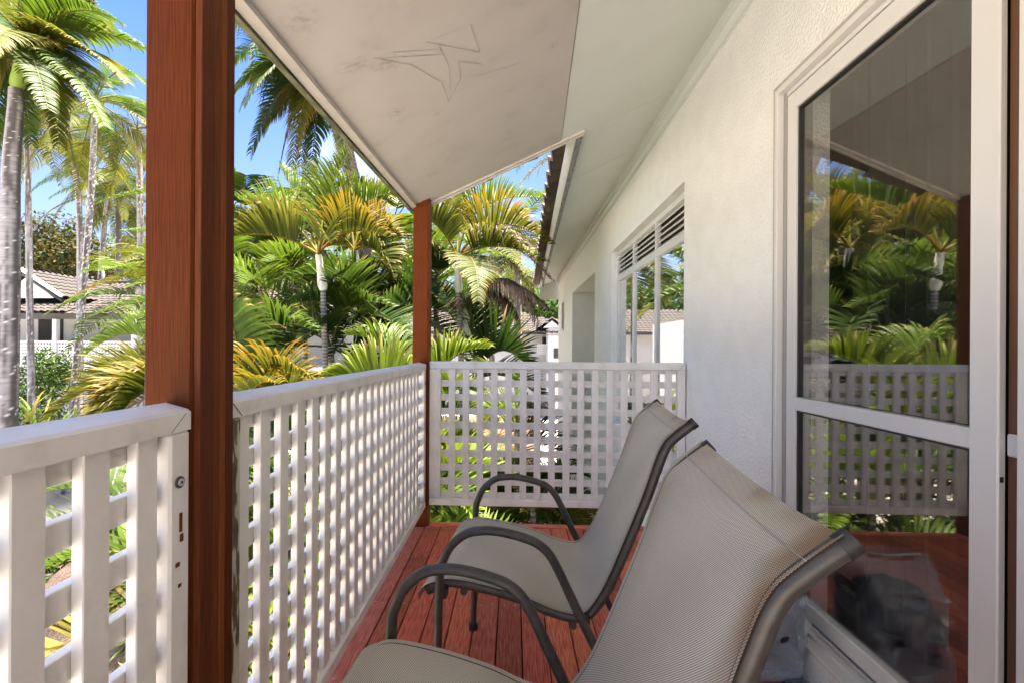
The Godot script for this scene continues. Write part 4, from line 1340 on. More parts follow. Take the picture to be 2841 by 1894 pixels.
# ------------------------------------------------------------------ palms before the balcony
func middle_palms() -> void:
	var grp := "golden cane palms in the garden"
	# A: slim ringed palm with white crownshaft and orange leaf stalks
	var t := thing("cane_palm", "cane palm with white crownshaft and orange leaf stalks, left of the far post", "palm tree", Vector3(-1.451, -3.055, -4.800), grp)
	var s0 := Vector3(-1.968, 1.654, -4.800)
	var s1 := Vector3(-2.020, 2.021, -4.800)
	ringed(t, Vector3(-1.451, -3.055, -4.800), s0, Vector3(-0.10, 0, 0), 0.042, 0.027)
	crownshaft(t, s0, s1, 0.046, 0.032, M.shaft)
	var o := {"len": 0.5, "n": 58, "w": 0.024, "vee": 0.66, "droop": 0.75, "fw": 0.22, "r": 0.016, "t0": 0.27, "segs": 6}
	frond(t, s1, Vector3(-2.388, 2.289, -4.700), Vector3(-2.770, 2.135, -4.500), "olive", o)
	frond(t, s1, Vector3(-2.340, 2.523, -4.900), Vector3(-2.984, 2.661, -5.000), "fresh", o)
	frond(t, s1, Vector3(-2.088, 2.597, -5.000), Vector3(-1.890, 3.303, -5.300), "lime", o)
	frond(t, s1, Vector3(-1.717, 2.373, -4.700), Vector3(-1.219, 2.127, -4.500), "gold", o)
	frond(t, s1, Vector3(-1.961, 2.626, -5.100), Vector3(-1.390, 2.862, -5.400), "fresh", o)
	frond(t, s1, Vector3(-2.345, 2.611, -5.200), Vector3(-2.849, 3.256, -5.600), "fresh", o)
	frond(t, s1, Vector3(-1.774, 2.184, -4.300), Vector3(-1.534, 1.936, -3.900), "olive", o)
	# B: second one behind
	t = thing("cane_palm", "cane palm with cream crownshaft just behind and right of the orange stalked one", "palm tree", Vector3(-1.883, -2.805, -6.200), grp)
	s0 = Vector3(-2.073, 1.976, -6.200)
	s1 = Vector3(-2.128, 2.351, -6.200)
	ringed(t, Vector3(-1.883, -2.805, -6.200), s0, Vector3(0.05, 0, 0), 0.05, 0.035)
	crownshaft(t, s0, s1, 0.058, 0.045, M.shaft)
	o = {"len": 0.58, "n": 52, "w": 0.028, "vee": 0.62, "droop": 0.75, "fw": 0.22, "r": 0.019, "t0": 0.27, "segs": 6}
	frond(t, s1, Vector3(-2.353, 2.699, -6.200), Vector3(-2.635, 2.537, -6.000), "olive", o)
	frond(t, s1, Vector3(-2.248, 2.959, -6.400), Vector3(-2.540, 3.511, -6.600), "lime", o)
	frond(t, s1, Vector3(-1.885, 2.754, -6.200), Vector3(-1.485, 2.475, -6.000), "gold", o)
	frond(t, s1, Vector3(-2.067, 3.017, -6.400), Vector3(-1.783, 3.450, -6.800), "sun", o)
	frond(t, s1, Vector3(-1.765, 2.481, -5.900), Vector3(-1.461, 1.904, -5.700), "olive", o)
	frond(t, s1, Vector3(-2.410, 2.649, -6.600), Vector3(-3.219, 2.420, -7.000), "sun", o)
	# C: right of the far post
	t = thing("cane_palm", "cane palm with pale yellow crownshaft and drying fronds, right of the far post", "palm tree", Vector3(-0.560, -2.855, -5.600), grp)
	s0 = Vector3(-0.663, 1.723, -5.600)
	s1 = Vector3(-0.676, 2.136, -5.600)
	ringed(t, Vector3(-0.560, -2.855, -5.600), s0, Vector3(0.03, 0, 0), 0.05, 0.033)
	crownshaft(t, s0, s1, 0.046, 0.033, M.shaft)
	o = {"len": 0.52, "n": 56, "w": 0.024, "vee": 0.64, "droop": 0.75, "fw": 0.22, "r": 0.016, "t0": 0.24, "segs": 6}
	frond(t, s1, Vector3(-0.850, 2.560, -5.500), Vector3(-1.140, 2.582, -5.300), "olive", o)
	frond(t, s1, Vector3(-0.603, 3.039, -5.800), Vector3(0.341, 2.960, -6.000), "fresh", o)
	frond(t, s1, Vector3(-0.762, 2.997, -6.000), Vector3(-0.313, 3.532, -6.400), "lime", o)
	frond(t, s1, Vector3(-0.267, 2.808, -5.500), Vector3(0.386, 2.232, -5.300), "gold", o)
	frond(t, s1, Vector3(-0.206, 2.356, -5.300), Vector3(0.293, 2.002, -5.100), "olive", {"len": 0.55, "n": 40, "w": 0.026, "vee": 0.5, "droop": 0.9, "r": 0.014, "curl": 0.1})
	frond(t, s1, Vector3(-0.855, 1.860, -5.400), Vector3(-1.043, 2.024, -5.200), "dark", o)
	frond(t, s1, Vector3(-0.378, 2.170, -5.000), Vector3(-0.361, 1.543, -4.700), "olive", {"len": 0.42, "n": 34, "w": 0.032, "vee": 0.1, "droop": 0.5, "r": 0.013})
	frond(t, Vector3(-0.574, 1.579, -5.600), Vector3(-0.111, 2.075, -5.500), Vector3(0.356, 1.554, -5.300), "brown", {"len": 0.6, "n": 46, "w": 0.022, "vee": -0.1, "droop": 1.3, "r": 0.014, "curl": 0.2})
	frond(t, Vector3(-0.574, 1.631, -5.600), Vector3(-0.164, 1.965, -5.600), Vector3(0.070, 1.401, -5.600), "brown", {"len": 0.6, "n": 36, "w": 0.02, "vee": -0.2, "droop": 1.5, "r": 0.012, "curl": 0.2})
	frond(t, Vector3(-0.564, 1.589, -5.600), Vector3(-0.011, 2.255, -5.400), Vector3(0.270, 1.331, -5.200), "brown", {"len": 0.6, "n": 46, "w": 0.018, "vee": -0.1, "droop": 1.6, "r": 0.013, "curl": 0.25})
	frond(t, s1, Vector3(-0.161, 2.553, -5.400), Vector3(0.381, 1.830, -5.200), "brown", {"len": 0.5, "n": 44, "w": 0.018, "vee": 0.4, "droop": 1.5, "r": 0.012, "curl": 0.2})
	frond(t, s1, Vector3(0.088, 2.862, -5.600), Vector3(0.337, 1.809, -5.400), "brown", {"len": 0.45, "n": 36, "w": 0.022, "vee": 0.0, "droop": 1.2, "r": 0.012})
	crownshaft(t, Vector3(-0.577, 1.221, -5.700), Vector3(-0.584, 1.509, -5.700), 0.046, 0.038, M.shaft)
	var fb := B.new()
	for i in 46:
		var q := Vector3(-0.610, 1.605, -5.550) - t.position + Vector3(rng.randfn(), rng.randfn() * 0.6, rng.randfn()) * 0.045
		var e := q + Vector3(rng.randfn() * 0.10, -absf(rng.randfn()) * 0.10, rng.randfn() * 0.08)
		fb.tube([q, (q + e) / 2 + Vector3(rng.randfn(), rng.randfn(), 0) * 0.03, e], [0.004], 4)
	shown("dry_fibre", fb.mesh(), M.fibre, t)
	# K: tall feathery palm whose crown hangs behind the roof edge
	t = thing("foxtail_palm", "tall palm with long hanging feathery fronds behind the ceiling edge", "palm tree", Vector3(-2.974, -3.049, -10.000))
	var k1 := Vector3(-3.195, 5.592, -8.200)
	trunk(t, [Vector3(-2.974, -3.049, -10.000), Vector3(-2.806, 2.380, -9.000), Vector3(-2.932, 4.049, -8.500), Vector3(-3.104, 4.909, -8.300), Vector3(-3.178, 5.461, -8.200)], [0.17, 0.15, 0.13, 0.145, 0.12], M.bark_pale)
	o = {"len": 0.85, "n": 74, "w": 0.034, "vee": 0.08, "droop": 1.0, "r": 0.02, "t0": 0.12, "fw": 0.5}
	frond(t, k1, Vector3(-4.032, 6.519, -7.900), Vector3(-4.619, 5.293, -7.600), "green", o)
	frond(t, k1, Vector3(-4.105, 6.339, -8.200), Vector3(-4.685, 4.502, -8.200), "dark", o)
	frond(t, k1, Vector3(-3.736, 6.055, -8.000), Vector3(-3.967, 3.963, -7.800), "olive", o)
	frond(t, k1, Vector3(-3.441, 5.875, -7.600), Vector3(-3.518, 3.811, -7.300), "gold", o)
	frond(t, k1, Vector3(-3.349, 5.690, -7.900), Vector3(-3.342, 3.742, -7.600), "green", o)
	frond(t, k1, Vector3(-4.227, 7.319, -8.600), Vector3(-5.679, 7.168, -8.800), "green", o)
	frond(t, k1, Vector3(-4.714, 7.378, -8.900), Vector3(-5.666, 6.744, -9.200), "dark", o)
	frond(t, k1, Vector3(-4.093, 6.687, -8.500), Vector3(-4.764, 5.117, -8.700), "olive", o)
	frond(t, k1, Vector3(-3.731, 6.663, -8.600), Vector3(-4.056, 4.493, -8.800), "green", o)
	frond(t, k1, Vector3(-3.777, 6.105, -7.400), Vector3(-4.046, 4.675, -6.900), "green", o)
	frond(t, k1, Vector3(-2.863, 5.862, -7.600), Vector3(-2.708, 3.942, -7.400), "green", o)
	frond(t, k1, Vector3(-3.902, 7.954, -8.600), Vector3(-5.291, 8.140, -9.000), "fresh", o)
	frond(t, k1, Vector3(-2.712, 6.107, -8.000), Vector3(-2.248, 4.018, -8.000), "olive", o)
	frond(t, k1, Vector3(-2.643, 6.890, -8.500), Vector3(-1.576, 5.765, -8.800), "green", o)
	frond(t, k1, Vector3(-3.226, 7.745, -9.000), Vector3(-2.508, 7.562, -9.500), "green", o)
	# L: another beyond, whose fronds show over the gutter
	t = thing("foxtail_palm", "tall feathery palm showing only frond tips above the gutter", "palm tree", Vector3(1.978, -1.750, -14.000))
	k1 = Vector3(1.861, 6.835, -13.500)
	trunk(t, [Vector3(1.978, -1.750, -14.000), Vector3(1.896, 3.037, -13.600), Vector3(1.862, 6.651, -13.500)], [0.2, 0.16, 0.14], M.bark_lichen)
	for q in [["slim white ringed palm in front of the far tiled roof", 1128, 640, 11.0, 0.062, 560], ["lichen spotted slim palm left of the gabled wing", 1188, 640, 12.0, 0.10, 520]]:
		var zb: float = q[3]
		var foot2 := px(q[1] + 6, 900, zb)
		foot2.y = -3.0
		var tp := px(q[1], q[5], zb)
		t = thing("slim_palm", q[0], "palm tree", foot2, "slim palms before the far house")
		stained(t, [foot2, px(q[1], q[2], zb), tp], [q[4] * 1.1, q[4], q[4] * 0.8], 0.22, 0.1, 0.05)
		crown(t, tp, 12, 1.9, ["fresh", "olive", "sun"], {"len": 0.55, "n": 36, "w": 0.035, "vee": 0.1, "droop": 0.8, "r": 0.014, "mat": "leaf_far", "segs": 4}, 60, -45, q[1] * 1.0)
	crown(t, k1, 13, 2.6, ["fresh", "green", "olive"], {"len": 0.7, "n": 40, "w": 0.03, "vee": 0.1, "droop": 0.9, "r": 0.02, "mat": "leaf_far"}, 60, -35, 0.4)
	# filler palms of the clump: crowns at many heights
	var fill := [
		[600, 600, 8.5, "sun", 2.0, 10, "yellow-green feathery palm just right of the brown post, behind the orange stalked palm"], [690, 560, 9.5, "sun", 2.2, 11, "tall yellow-green palm high behind the white crownshaft"],
		[560, 520, 9.0, "fresh", 2.2, 10, "fresh green palm at the top left of the clump, beside the brown post"], [900, 520, 9.0, "sun", 2.1, 10, "yellow-green palm under the ceiling corner, left of the far post"],
		[900, 600, 7.4, "olive", 1.7, 9, "olive palm with drying tips close to the left of the far post"], [620, 700, 6.2, "green", 1.5, 9, "deep green palm low behind the comb-like frond"],
		[700, 720, 6.6, "green", 1.6, 9, "deep green palm at the foot of the ringed stem"], [830, 735, 5.6, "dark", 1.5, 10, "dark green palm with wide fronds right of the ringed stem"],
		[915, 710, 6.4, "dark", 1.6, 10, "dark green palm touching the far post at half its height"], [1000, 700, 6.6, "green", 1.5, 8, "deep green palm just right of the far post"],
		[760, 800, 5.2, "dark", 1.3, 9, "short dark palm low behind the long railing"], [1010, 640, 9.5, "fresh", 1.8, 8, "fresh green palm behind the pale yellow crownshaft"],
		[660, 640, 11.0, "lime", 2.4, 9, "lime green palm deepest in the clump, left of centre"], [880, 650, 11.0, "lime", 2.4, 9, "lime green palm deepest in the clump, near the far post"], [545, 640, 7.0, "olive", 1.7, 9, "olive palm half behind the right edge of the brown post"],
		[360, 690, 10.0, "green", 2.2, 11, "deep green palm behind the brown post, showing at its left edge"], [430, 640, 11.5, "olive", 2.4, 11, "olive palm straight behind the middle of the brown post"], [485, 720, 8.0, "green", 1.8, 10, "low deep green palm behind the right half of the brown post"]]
	var idx := 0
	for f in fill:
		var z: float = f[2]
		var top := px(f[0], f[1], z)
		var foot := Vector3(top.x + rng.randf_range(-0.4, 0.4), -3.0, top.z)
		t = thing("garden_palm", f[6], "palm tree", foot, "palms massed in the garden clump")
		ringed(t, foot, top, Vector3(rng.randf_range(-0.1, 0.1), 0, 0), 0.055, 0.035, 0.06)
		var alt: Array = {"sun": ["lime", "sun", "sun"], "fresh": ["fresh", "fresh", "olive"], "olive": ["fresh", "olive", "gold"], "green": ["fresh", "green", "green"], "dark": ["green", "dark", "dark"], "lime": ["lime", "lime", "sun"]}[f[3]]
		crown(t, top, f[5], f[4], alt, {"len": 0.30 * f[4], "n": 36, "w": 0.034 if z < 7.0 else 0.045, "vee": 0.45 if z < 7.0 else 0.2, "droop": 0.5 if z < 7.0 else 0.8, "r": 0.013, "segs": 4}, 80, -15, idx * 1.3)
		idx += 1

# a point of the garden from its bearing and height as seen when standing on the balcony
func px(u: float, v: float, z: float) -> Vector3:
	var x := (u - 1132.0) / 1090.0
	var th := deg_to_rad(2.574)
	var k := z / (x * sin(th) + cos(th))
	return Vector3((x * cos(th) - sin(th)) * k, 1.082 - (v - 797.0) / 1090.0 * k, -z)

# ------------------------------------------------------------------ tall palms at the left
func left_palms() -> void:
	var t := thing("royal_palm", "stout palm with green crownshaft and dark stained trunk at the left edge", "palm tree", Vector3(-7.831, -3.235, -6.900))
	stained(t, [Vector3(-7.831, -3.235, -6.900), Vector3(-7.738, -0.043, -6.900), Vector3(-7.694, 2.082, -6.900), Vector3(-7.689, 3.636, -6.900), Vector3(-7.619, 4.671, -6.900), Vector3(-7.607, 4.970, -6.900)], [0.145, 0.13, 0.12, 0.112, 0.096, 0.092], 0.3, 0.02, 0.02)
	crownshaft(t, Vector3(-7.606, 4.963, -6.900), Vector3(-7.547, 5.586, -6.900), 0.088, 0.055, M.shaft_green)
	var c := Vector3(-7.541, 5.612, -6.900)
	var o := {"len": 0.75, "n": 74, "w": 0.034, "vee": 0.12, "droop": 0.8, "r": 0.022, "t0": 0.1, "fw": 0.35}
	frond(t, c, Vector3(-6.832, 6.441, -6.900), Vector3(-5.934, 5.920, -6.800), "fresh", o)
	frond(t, c, Vector3(-6.498, 5.834, -6.700), Vector3(-5.513, 4.806, -6.500), "sun", o)
	frond(t, c, Vector3(-6.433, 5.508, -6.500), Vector3(-5.574, 4.049, -6.200), "fresh", o)
	frond(t, c, Vector3(-7.442, 5.778, -7.300), Vector3(-7.164, 3.994, -7.400), "green", o)
	frond(t, c, Vector3(-6.696, 5.437, -6.200), Vector3(-5.761, 3.988, -5.600), "green", o)
	frond(t, c, Vector3(-8.292, 6.349, -6.900), Vector3(-9.137, 5.970, -6.900), "olive", o)
	frond(t, c, Vector3(-8.049, 5.614, -6.700), Vector3(-8.458, 4.023, -6.600), "olive", o)
	frond(t, c, Vector3(-7.623, 6.651, -6.800), Vector3(-8.246, 7.063, -6.800), "sun", o)
	frond(t, c, Vector3(-7.459, 6.803, -7.000), Vector3(-7.277, 7.368, -7.200), "fresh", o)
	frond(t, c, Vector3(-8.438, 5.863, -7.400), Vector3(-8.810, 4.236, -7.600), "green", o)
	frond(t, c, Vector3(-7.104, 6.470, -7.400), Vector3(-6.408, 6.203, -7.900), "fresh", o)
	frond(t, c, Vector3(-6.859, 5.981, -7.000), Vector3(-6.307, 4.616, -6.900), "sun", o)
	frond(t, c, Vector3(-6.899, 5.587, -6.700), Vector3(-6.622, 3.998, -6.600), "olive", o)
	frond(t, c, Vector3(-7.595, 6.902, -7.300), Vector3(-7.032, 6.753, -7.600), "sun", o)
	frond(t, c, Vector3(-8.707, 6.509, -7.500), Vector3(-9.603, 5.533, -7.800), "green", o)
	frond(t, c, Vector3(-8.436, 6.133, -7.600), Vector3(-8.548, 4.624, -8.000), "dark", o)
	frond(t, c, Vector3(-8.405, 6.718, -7.500), Vector3(-9.051, 8.021, -8.000), "fresh", o)
	frond(t, c, Vector3(-6.663, 5.532, -6.000), Vector3(-6.321, 4.574, -5.400), "sun", o)
	var grp := "tall thin palms along the driveway"
	for q in [
		["thin palm with white lichen spotted trunk in front of the house veranda", 150, 1150, 205, 470, 12.5, 0.085, "bark_lichen", 214, 235, 2.6],
		["slender pale palm standing just right of the stout trunk", 76, 1130, 58, 300, 12.8, 0.08, "bark_pale", 50, 255, 2.4],
		["tall palm with straight grey trunk left of the lichen spotted one", 186, 1040, 178, 470, 17.0, 0.10, "bark_pale", 150, 300, 2.8],
		["leaning thin palm behind the ridge of the tiled roof", 205, 990, 240, 500, 26.0, 0.14, "bark_pale", 262, 395, 4.2],
		["dark trunked palm behind the right end of the tiled roof", 270, 980, 270, 480, 27.0, 0.16, "fibre", 275, 455, 4.0],
		["bushy drooping palm half hidden by the brown post", 330, 1090, 318, 420, 15.0, 0.10, "bark_pale", 312, 300, 2.8]]:
		var z: float = q[5]
		var base := px(q[1], q[2], z)
		base.y = -3.0
		var top := px(q[8], q[9], z)
		t = thing("tall_palm", q[0], "palm tree", base, grp)
		stained(t, [base, px((q[1] + q[3]) / 2.0, (q[2] + q[4]) / 2.0, z), px(q[3], q[4], z), top], [q[6] * 1.15, q[6], q[6] * 0.9, q[6] * 0.7], {"bark_lichen": 0.36, "bark_pale": 0.2, "fibre": 0.75}[q[7]], 0.14 if q[7] == "bark_lichen" else 0.02, 0.04)
		crown(t, top, 15, q[10], ["fresh", "green", "olive", "sun"], {"len": 0.27 * q[10], "n": 44, "w": 0.013 * q[10], "vee": 0.05, "droop": 1.0, "r": 0.008 * q[10], "fw": 0.5, "mat": "leaf_far", "segs": 4}, 65, -55, z, 0.75)
	# low palm whose big arching fronds sweep out left of the brown post
	t = thing("fan_arch_palm", "low palm with broad arching fronds left of the brown post", "palm tree", Vector3(-3.232, -2.281, -4.400))
	ringed(t, Vector3(-3.232, -2.281, -4.400), Vector3(-3.268, 0.385, -4.400), Vector3.ZERO, 0.06, 0.05)
	o = {"len": 0.47, "n": 56, "w": 0.026, "vee": 0.72, "droop": 0.75, "r": 0.013, "t0": 0.12, "fw": 0.45, "segs": 6}
	var p := Vector3(-3.128, 0.699, -4.400)
	frond(t, p, Vector3(-3.662, 1.050, -4.300), Vector3(-4.210, 0.410, -4.100), "olive", o)
	frond(t, p, Vector3(-3.717, 1.529, -4.600), Vector3(-4.422, 0.977, -4.700), "fresh", o)
	frond(t, p, Vector3(-3.346, 0.748, -4.000), Vector3(-3.569, 0.344, -3.700), "gold", o)
	frond(t, p, Vector3(-3.238, 1.392, -4.500), Vector3(-3.156, 1.939, -4.700), "green", o)
	frond(t, p, Vector3(-3.263, 0.868, -3.900), Vector3(-3.328, 0.160, -3.600), "olive", o)
	frond(t, p, Vector3(-3.430, 0.652, -4.200), Vector3(-3.781, 0.308, -4.200), "brown", {"len": 0.4, "n": 30, "w": 0.02, "vee": 0.2, "droop": 1.0})
	frond(t, p, Vector3(-2.775, 1.055, -4.200), Vector3(-2.331, 0.682, -4.000), "green", o)

# ------------------------------------------------------------------ plants under and beyond the railings
func low_plants() -> void:
	var grp := "leafy cane clumps under the railing"
	var t := thing("cane_clump", "cane clump with one big dark comb-like frond behind the near end of the long railing", "palm", Vector3(-1.929, -1.111, -3.300), grp)
	var o := {"len": 0.40, "n": 50, "w": 0.024, "vee": 0.62, "droop": 0.8, "r": 0.011, "t0": 0.25, "fw": 0.4, "segs": 6}
	frond(t, Vector3(-1.981, 0.550, -3.400), Vector3(-1.904, 1.413, -3.400), Vector3(-1.414, 1.188, -3.300), "green", o)
	frond(t, Vector3(-1.981, 0.550, -3.400), Vector3(-1.883, 1.183, -3.200), Vector3(-1.991, 1.530, -3.100), "green", o)
	frond(t, Vector3(-1.876, 0.461, -3.200), Vector3(-1.635, 1.093, -3.000), Vector3(-1.163, 0.846, -2.800), "gold", o)
	frond(t, Vector3(-1.876, 0.461, -3.200), Vector3(-1.691, 0.928, -2.900), Vector3(-1.316, 0.873, -2.600), "gold", {"len": 0.32, "n": 34, "w": 0.026, "vee": 0.55, "droop": 1.2, "r": 0.01, "t0": 0.2, "segs": 6})
	frond(t, Vector3(-1.876, 0.461, -3.200), Vector3(-1.671, 0.940, -3.300), Vector3(-1.252, 0.589, -3.200), "olive", o)
	t = thing("cane_clump", "cane clump with bright upright green leaflets just above the long railing", "palm", Vector3(-0.920, -1.937, -3.600), grp)
	frond(t, Vector3(-0.732, 0.469, -3.600), Vector3(-1.004, 1.033, -3.600), Vector3(-1.454, 0.803, -3.500), "lime", {"len": 0.42, "n": 40, "w": 0.026, "segs": 6, "vee": 0.85, "droop": 0.55, "r": 0.011, "t0": 0.12, "fw": 0.3})
	frond(t, Vector3(-0.752, 0.452, -3.700), Vector3(-0.979, 1.210, -3.900), Vector3(-1.418, 1.175, -4.000), "fresh", o)
	frond(t, Vector3(-0.732, 0.469, -3.600), Vector3(-0.634, 1.103, -3.800), Vector3(-0.218, 1.070, -3.900), "lime", {"len": 0.45, "n": 40, "w": 0.03, "vee": 0.5, "droop": 0.5, "r": 0.011, "t0": 0.15})
	frond(t, Vector3(-0.731, 0.402, -3.600), Vector3(-0.519, 0.887, -3.300), Vector3(-0.229, 0.787, -3.100), "lime", o)
	t = thing("cane_clump", "dark palm clump with stiff leaflets spread to the wall, beyond the far railing", "palm", Vector3(-0.464, -2.284, -5.200), grp)
	frond(t, Vector3(-0.456, 0.682, -5.200), Vector3(-0.189, 1.320, -5.000), Vector3(0.164, 0.850, -4.800), "dark", {"len": 0.62, "n": 36, "w": 0.03, "vee": 0.75, "droop": 0.12, "r": 0.013, "t0": 0.15, "fw": 0.6})
	frond(t, Vector3(-0.456, 0.682, -5.200), Vector3(-0.403, 1.363, -5.400), Vector3(-0.626, 1.631, -5.600), "dark", {"len": 0.55, "n": 36, "w": 0.03, "vee": 0.6, "droop": 0.2, "r": 0.013})
	frond(t, Vector3(-0.456, 0.682, -5.200), Vector3(-0.138, 0.978, -4.900), Vector3(0.335, 0.525, -4.600), "green", {"len": 0.5, "n": 36, "w": 0.03, "vee": 0.4, "droop": 0.4, "r": 0.013})
	# clumps low down, seen through the lattice and under the rails
	var k := 0
	for q in [[-1.1, -0.8, 1.85, 0.9, "green"], [-1.2, -0.7, 2.35, 1.1, "fresh"], [-1.7, -0.5, 2.9, 1.3, "olive"], [-0.6, -0.8, 3.6, 1.2, "green"], [0.0, -1.0, 3.7, 1.2, "olive"], [-2.6, -0.4, 3.4, 1.4, "dark"],
			[-0.9, -0.3, 4.4, 1.3, "fresh"], [-1.9, -0.1, 4.4, 1.5, "green"], [0.2, -0.6, 5.0, 1.0, "olive"], [-0.2, -1.6, 6.4, 1.3, "green"], [-4.4, -1.3, 6.0, 1.6, "green"], [-1.6, -1.9, 2.6, 1.0, "dark"], [-0.5, -0.9, 5.6, 1.5, "dark"], [0.3, -1.3, 6.4, 1.2, "green"], [-1.4, -0.5, 6.6, 1.8, "green"], [-0.3, -0.4, 7.6, 1.7, "olive"], [-2.6, -0.6, 6.4, 1.8, "dark"], [0.35, -2.0, 8.2, 1.1, "green"], [-0.9, -1.6, 9.0, 1.6, "fresh"]]:
		var top := W(q[0], q[1], q[2])
		var words: Array = ["low green cane palm against the middle of the long railing", "fresh green cane palm at the foot of the long railing's far half", "olive cane palm beyond the corner post, left of it", "green cane palm just past the far railing, by the post", "olive cane palm seen through the far lattice, right of the post", "dark cane palm out beyond the long railing", "fresh cane palm farther out behind the corner post", "tall green cane palm out in the bed left of the corner post", "olive cane palm near the wall, seen through the far lattice", "green cane palm low down the path past the far railing", "green palm at the outer edge of the bed by the driveway", "small dark palm deep below the long railing", "dark palm behind the far lattice, low on its left half", "green palm low beside the pink path", "broad green palm behind the corner post, seen through the lattice", "olive palm farther down the bed, behind the far lattice", "dark palm out past the corner, left of the ringed stem", "small green palm at the edge of the pink path, farthest along", "fresh green palm deep down the garden path"]
		t = thing("cane_clump", words[k], "palm", Vector3(top.x, -3, top.z), grp)
		ringed(t, Vector3(top.x, -3, top.z), top, Vector3(0.05, 0, 0), 0.035, 0.03, 0.06)
		var alt: Array = {"olive": ["fresh", "olive", "gold"], "green": ["fresh", "green", "olive"], "fresh": ["lime", "fresh", "green"], "dark": ["green", "dark", "dark"]}[q[4]]
		crown(t, top, 11, q[3], alt, {"len": 0.34 * q[3], "n": 32, "w": 0.028, "vee": 0.5, "droop": 0.5, "r": 0.009, "segs": 4}, 80, 0, k * 0.9)
		k += 1
	# strap-leaved plants by the stout trunk
	t = thing("strap_plant", "yellow-green strap leaved plant beside the stout palm trunk", "plant", Vector3(-8.041, -2.632, -7.600))
	for i in 60:
		var b := B.new()
		var a0 := rng.randf_range(0, TAU)
		var q0 := Vector3(-7.977, -0.515, -7.600) + Vector3(rng.randfn() * 0.22, rng.randf_range(-0.8, 0.35), rng.randfn() * 0.2) - t.position
		var d := Vector3(cos(a0) * 0.5, 1.0, sin(a0) * 0.5).normalized()
		var sd := Vector3(-sin(a0), 0, cos(a0)) * rng.randf_range(0.018, 0.032)
		var pal: Array = PAL[["lime", "sun", "gold", "fresh"][rng.randi() % 4]]
		for j in 7:
			var f := j / 6.0
			b.col = pal[0].lerp(pal[2], f)
			b.p(q0 - sd * (1.0 - f * f), d.cross(sd).normalized())
			b.p(q0 + sd * (1.0 - f * f), d.cross(sd).normalized())
			q0 += d * 0.12
			d = (d + Vector3.DOWN * 0.28 * f + Vector3(cos(a0), 0, sin(a0)) * 0.12).normalized()
		for j in 6:
			b.ix.append_array([j * 2, j * 2 + 1, j * 2 + 2, j * 2 + 1, j * 2 + 3, j * 2 + 2])
		shown("leaf", b.mesh(), M.leaf, t)
	t = thing("shrub", "leafy green shrub climbing against the left house veranda", "shrub", Vector3(-16.397, -1.508, -16.000))
	leaf_cloud(t, [[Vector3(-16.409, 0.486, -16.000), 0.7], [Vector3(-16.725, -0.284, -16.000), 0.9], [Vector3(-16.424, -0.003, -16.500), 0.7], [Vector3(-16.880, -1.361, -16.000), 1.1]], 5200, 0.07, [Color(0.05, 0.095, 0.014), Color(0.03, 0.065, 0.012), Color(0.07, 0.11, 0.018)], "foliage")
	# boulders at the lower left
	k = 0
	for q in [[-6.9, 6.4, 0.9, "broad pinkish boulder lying at the far side of the rock pile"], [-5.6, 6.2, 0.85, "speckled boulder behind the near railing, in the middle of the pile"], [-5.0, 5.2, 0.95, "rounded brown boulder nearest the building"], [-6.6, 5.3, 1.0, "large flat-topped boulder beside the driveway"], [-4.3, 6.3, 0.7, "smaller grey-pink boulder at the right end of the pile"]]:
		t = thing("boulder", q[3], "rock", W(q[0], -3, q[1]), "granite boulders by the driveway")
		var b := B.new()
		var nz := FastNoiseLite.new()
		nz.seed = 50 + k
		nz.frequency = 0.9
		nz.fractal_octaves = 4
		var nu := 40
		var nv := 24
		for j in nv + 1:
			for i in nu + 1:
				var th := PI * j / nv
				var ph := TAU * i / nu
				var d := Vector3(sin(th) * cos(ph), cos(th), sin(th) * sin(ph))
				var r: float = q[2] * (1.0 + 0.42 * nz.get_noise_3dv(d * 1.3 + Vector3(k * 5, 0, 0)))
				b.p(d * r * Vector3(1.15, 0.75, 1) + Vector3(0, 0.2, 0), d)
		for j in nv:
			for i in nu:
				var a := j * (nu + 1) + i
				b.ix.append_array([a, a + nu + 1, a + 1, a + 1, a + nu + 1, a + nu + 2])
		var st := SurfaceTool.new()
		st.create_from(b.mesh(), 0)
		st.generate_normals()
		shown("stone", st.commit(), M.rock, t)
		k += 1
	var gb := B.new()
	for i in 9000:
		var q := Vector3(rng.randf_range(-9, 1), -2.99, rng.randf_range(-16, -5))
		var a2 := rng.randf_range(0, TAU)
		var sd2 := Vector3(cos(a2), 0, sin(a2)) * 0.012
		gb.col = Color(0.03, 0.065, 0.012) * rng.randf_range(0.7, 1.5)
		var h := rng.randf_range(0.08, 0.22)
		gb.tri(q - sd2, q + sd2, q + Vector3(rng.randfn() * 0.05, h, rng.randfn() * 0.05), Vector3.BACK)
	shown("ground_cover", gb.mesh(), M.leaf_far, self, Vector3.ZERO, "stuff")

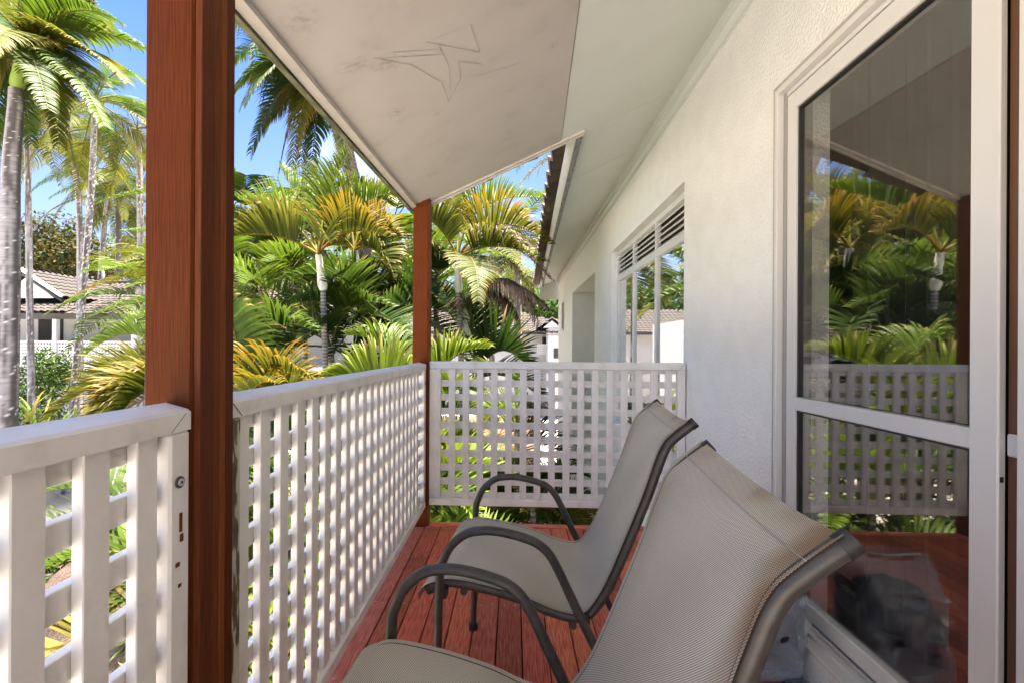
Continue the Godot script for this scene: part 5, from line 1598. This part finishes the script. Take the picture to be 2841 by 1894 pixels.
# ------------------------------------------------------------------ trees far off
func far_trees() -> void:
	var t := thing("broadleaf_tree", "rust and green leaved tree behind the left tiled roof", "tree", Vector3(-29.545, -3.760, -30.000))
	var base: Vector3 = t.position
	trunk(t, [Vector3(base.x, -3, base.z), Vector3(-29.591, 4.280, -30.000), Vector3(-30.504, 6.579, -30.000)], [0.4, 0.3, 0.12], M.fibre)
	trunk(t, [Vector3(-29.591, 4.280, -30.000), Vector3(-28.122, 6.372, -30.500)], [0.2, 0.08], M.fibre, "limb")
	leaf_cloud(t, [[Vector3(-31.714, 7.734, -30.000), 1.9], [Vector3(-30.717, 8.423, -30.500), 2.0], [Vector3(-28.562, 7.434, -30.000), 1.7], [Vector3(-30.801, 6.005, -30.000), 1.8], [Vector3(-29.043, 6.164, -31.000), 1.6], [Vector3(-33.386, 6.469, -31.000), 1.8], [Vector3(-27.659, 6.161, -31.000), 1.3], [Vector3(-28.619, 6.671, -29.000), 1.6]], 9000, 0.15,
		[Color(0.052, 0.034, 0.008), Color(0.03, 0.042, 0.008), Color(0.04, 0.046, 0.009), Color(0.06, 0.033, 0.008), Color(0.02, 0.034, 0.008)])
	for q in [
		["rounded bright green tree behind the gabled wing", 1225, 712, 44.0, [[1215, 715, 2.2], [1245, 705, 2.4], [1270, 712, 2.2], [1200, 728, 1.8], [1290, 700, 2.4]], 0],
		["pale yellow-green tree above the long tiled roof", 1150, 690, 50.0, [[1130, 690, 3.0], [1180, 670, 3.2], [1090, 700, 3.0], [1215, 655, 2.6]], 1],
		["dark green tree behind the middle of the palm clump", 850, 720, 40.0, [[800, 700, 3.4], [860, 680, 3.6], [920, 700, 3.4], [980, 700, 3.2], [1030, 700, 3.2]], 0],
		["broad green tree behind the left part of the palm clump", 640, 720, 38.0, [[560, 690, 3.4], [620, 670, 3.6], [690, 690, 3.6], [750, 700, 3.2], [500, 690, 3.2]], 0],
		["distant green tree between house roof and brown post", 320, 640, 42.0, [[300, 590, 2.6], [340, 600, 3.0], [380, 620, 3.2], [420, 640, 3.2]], 1]]:
		var z: float = q[3]
		var b2 := px(q[1], 900, z)
		b2.y = -3
		t = thing("broadleaf_tree", q[0], "tree", b2, "trees beyond the garden")
		trunk(t, [b2, px(q[1], q[2], z)], [0.35, 0.15], M.fibre)
		var bl := []
		for m in q[4]:
			bl.append([px(m[0], m[1], z + rng.randf_range(-1, 1)), m[2]])
		leaf_cloud(t, bl, 8000, 0.2, [[Color(0.035, 0.07, 0.012), Color(0.025, 0.05, 0.01), Color(0.05, 0.09, 0.014)], [Color(0.09, 0.11, 0.015), Color(0.06, 0.085, 0.014), Color(0.11, 0.12, 0.02)]][q[5]])
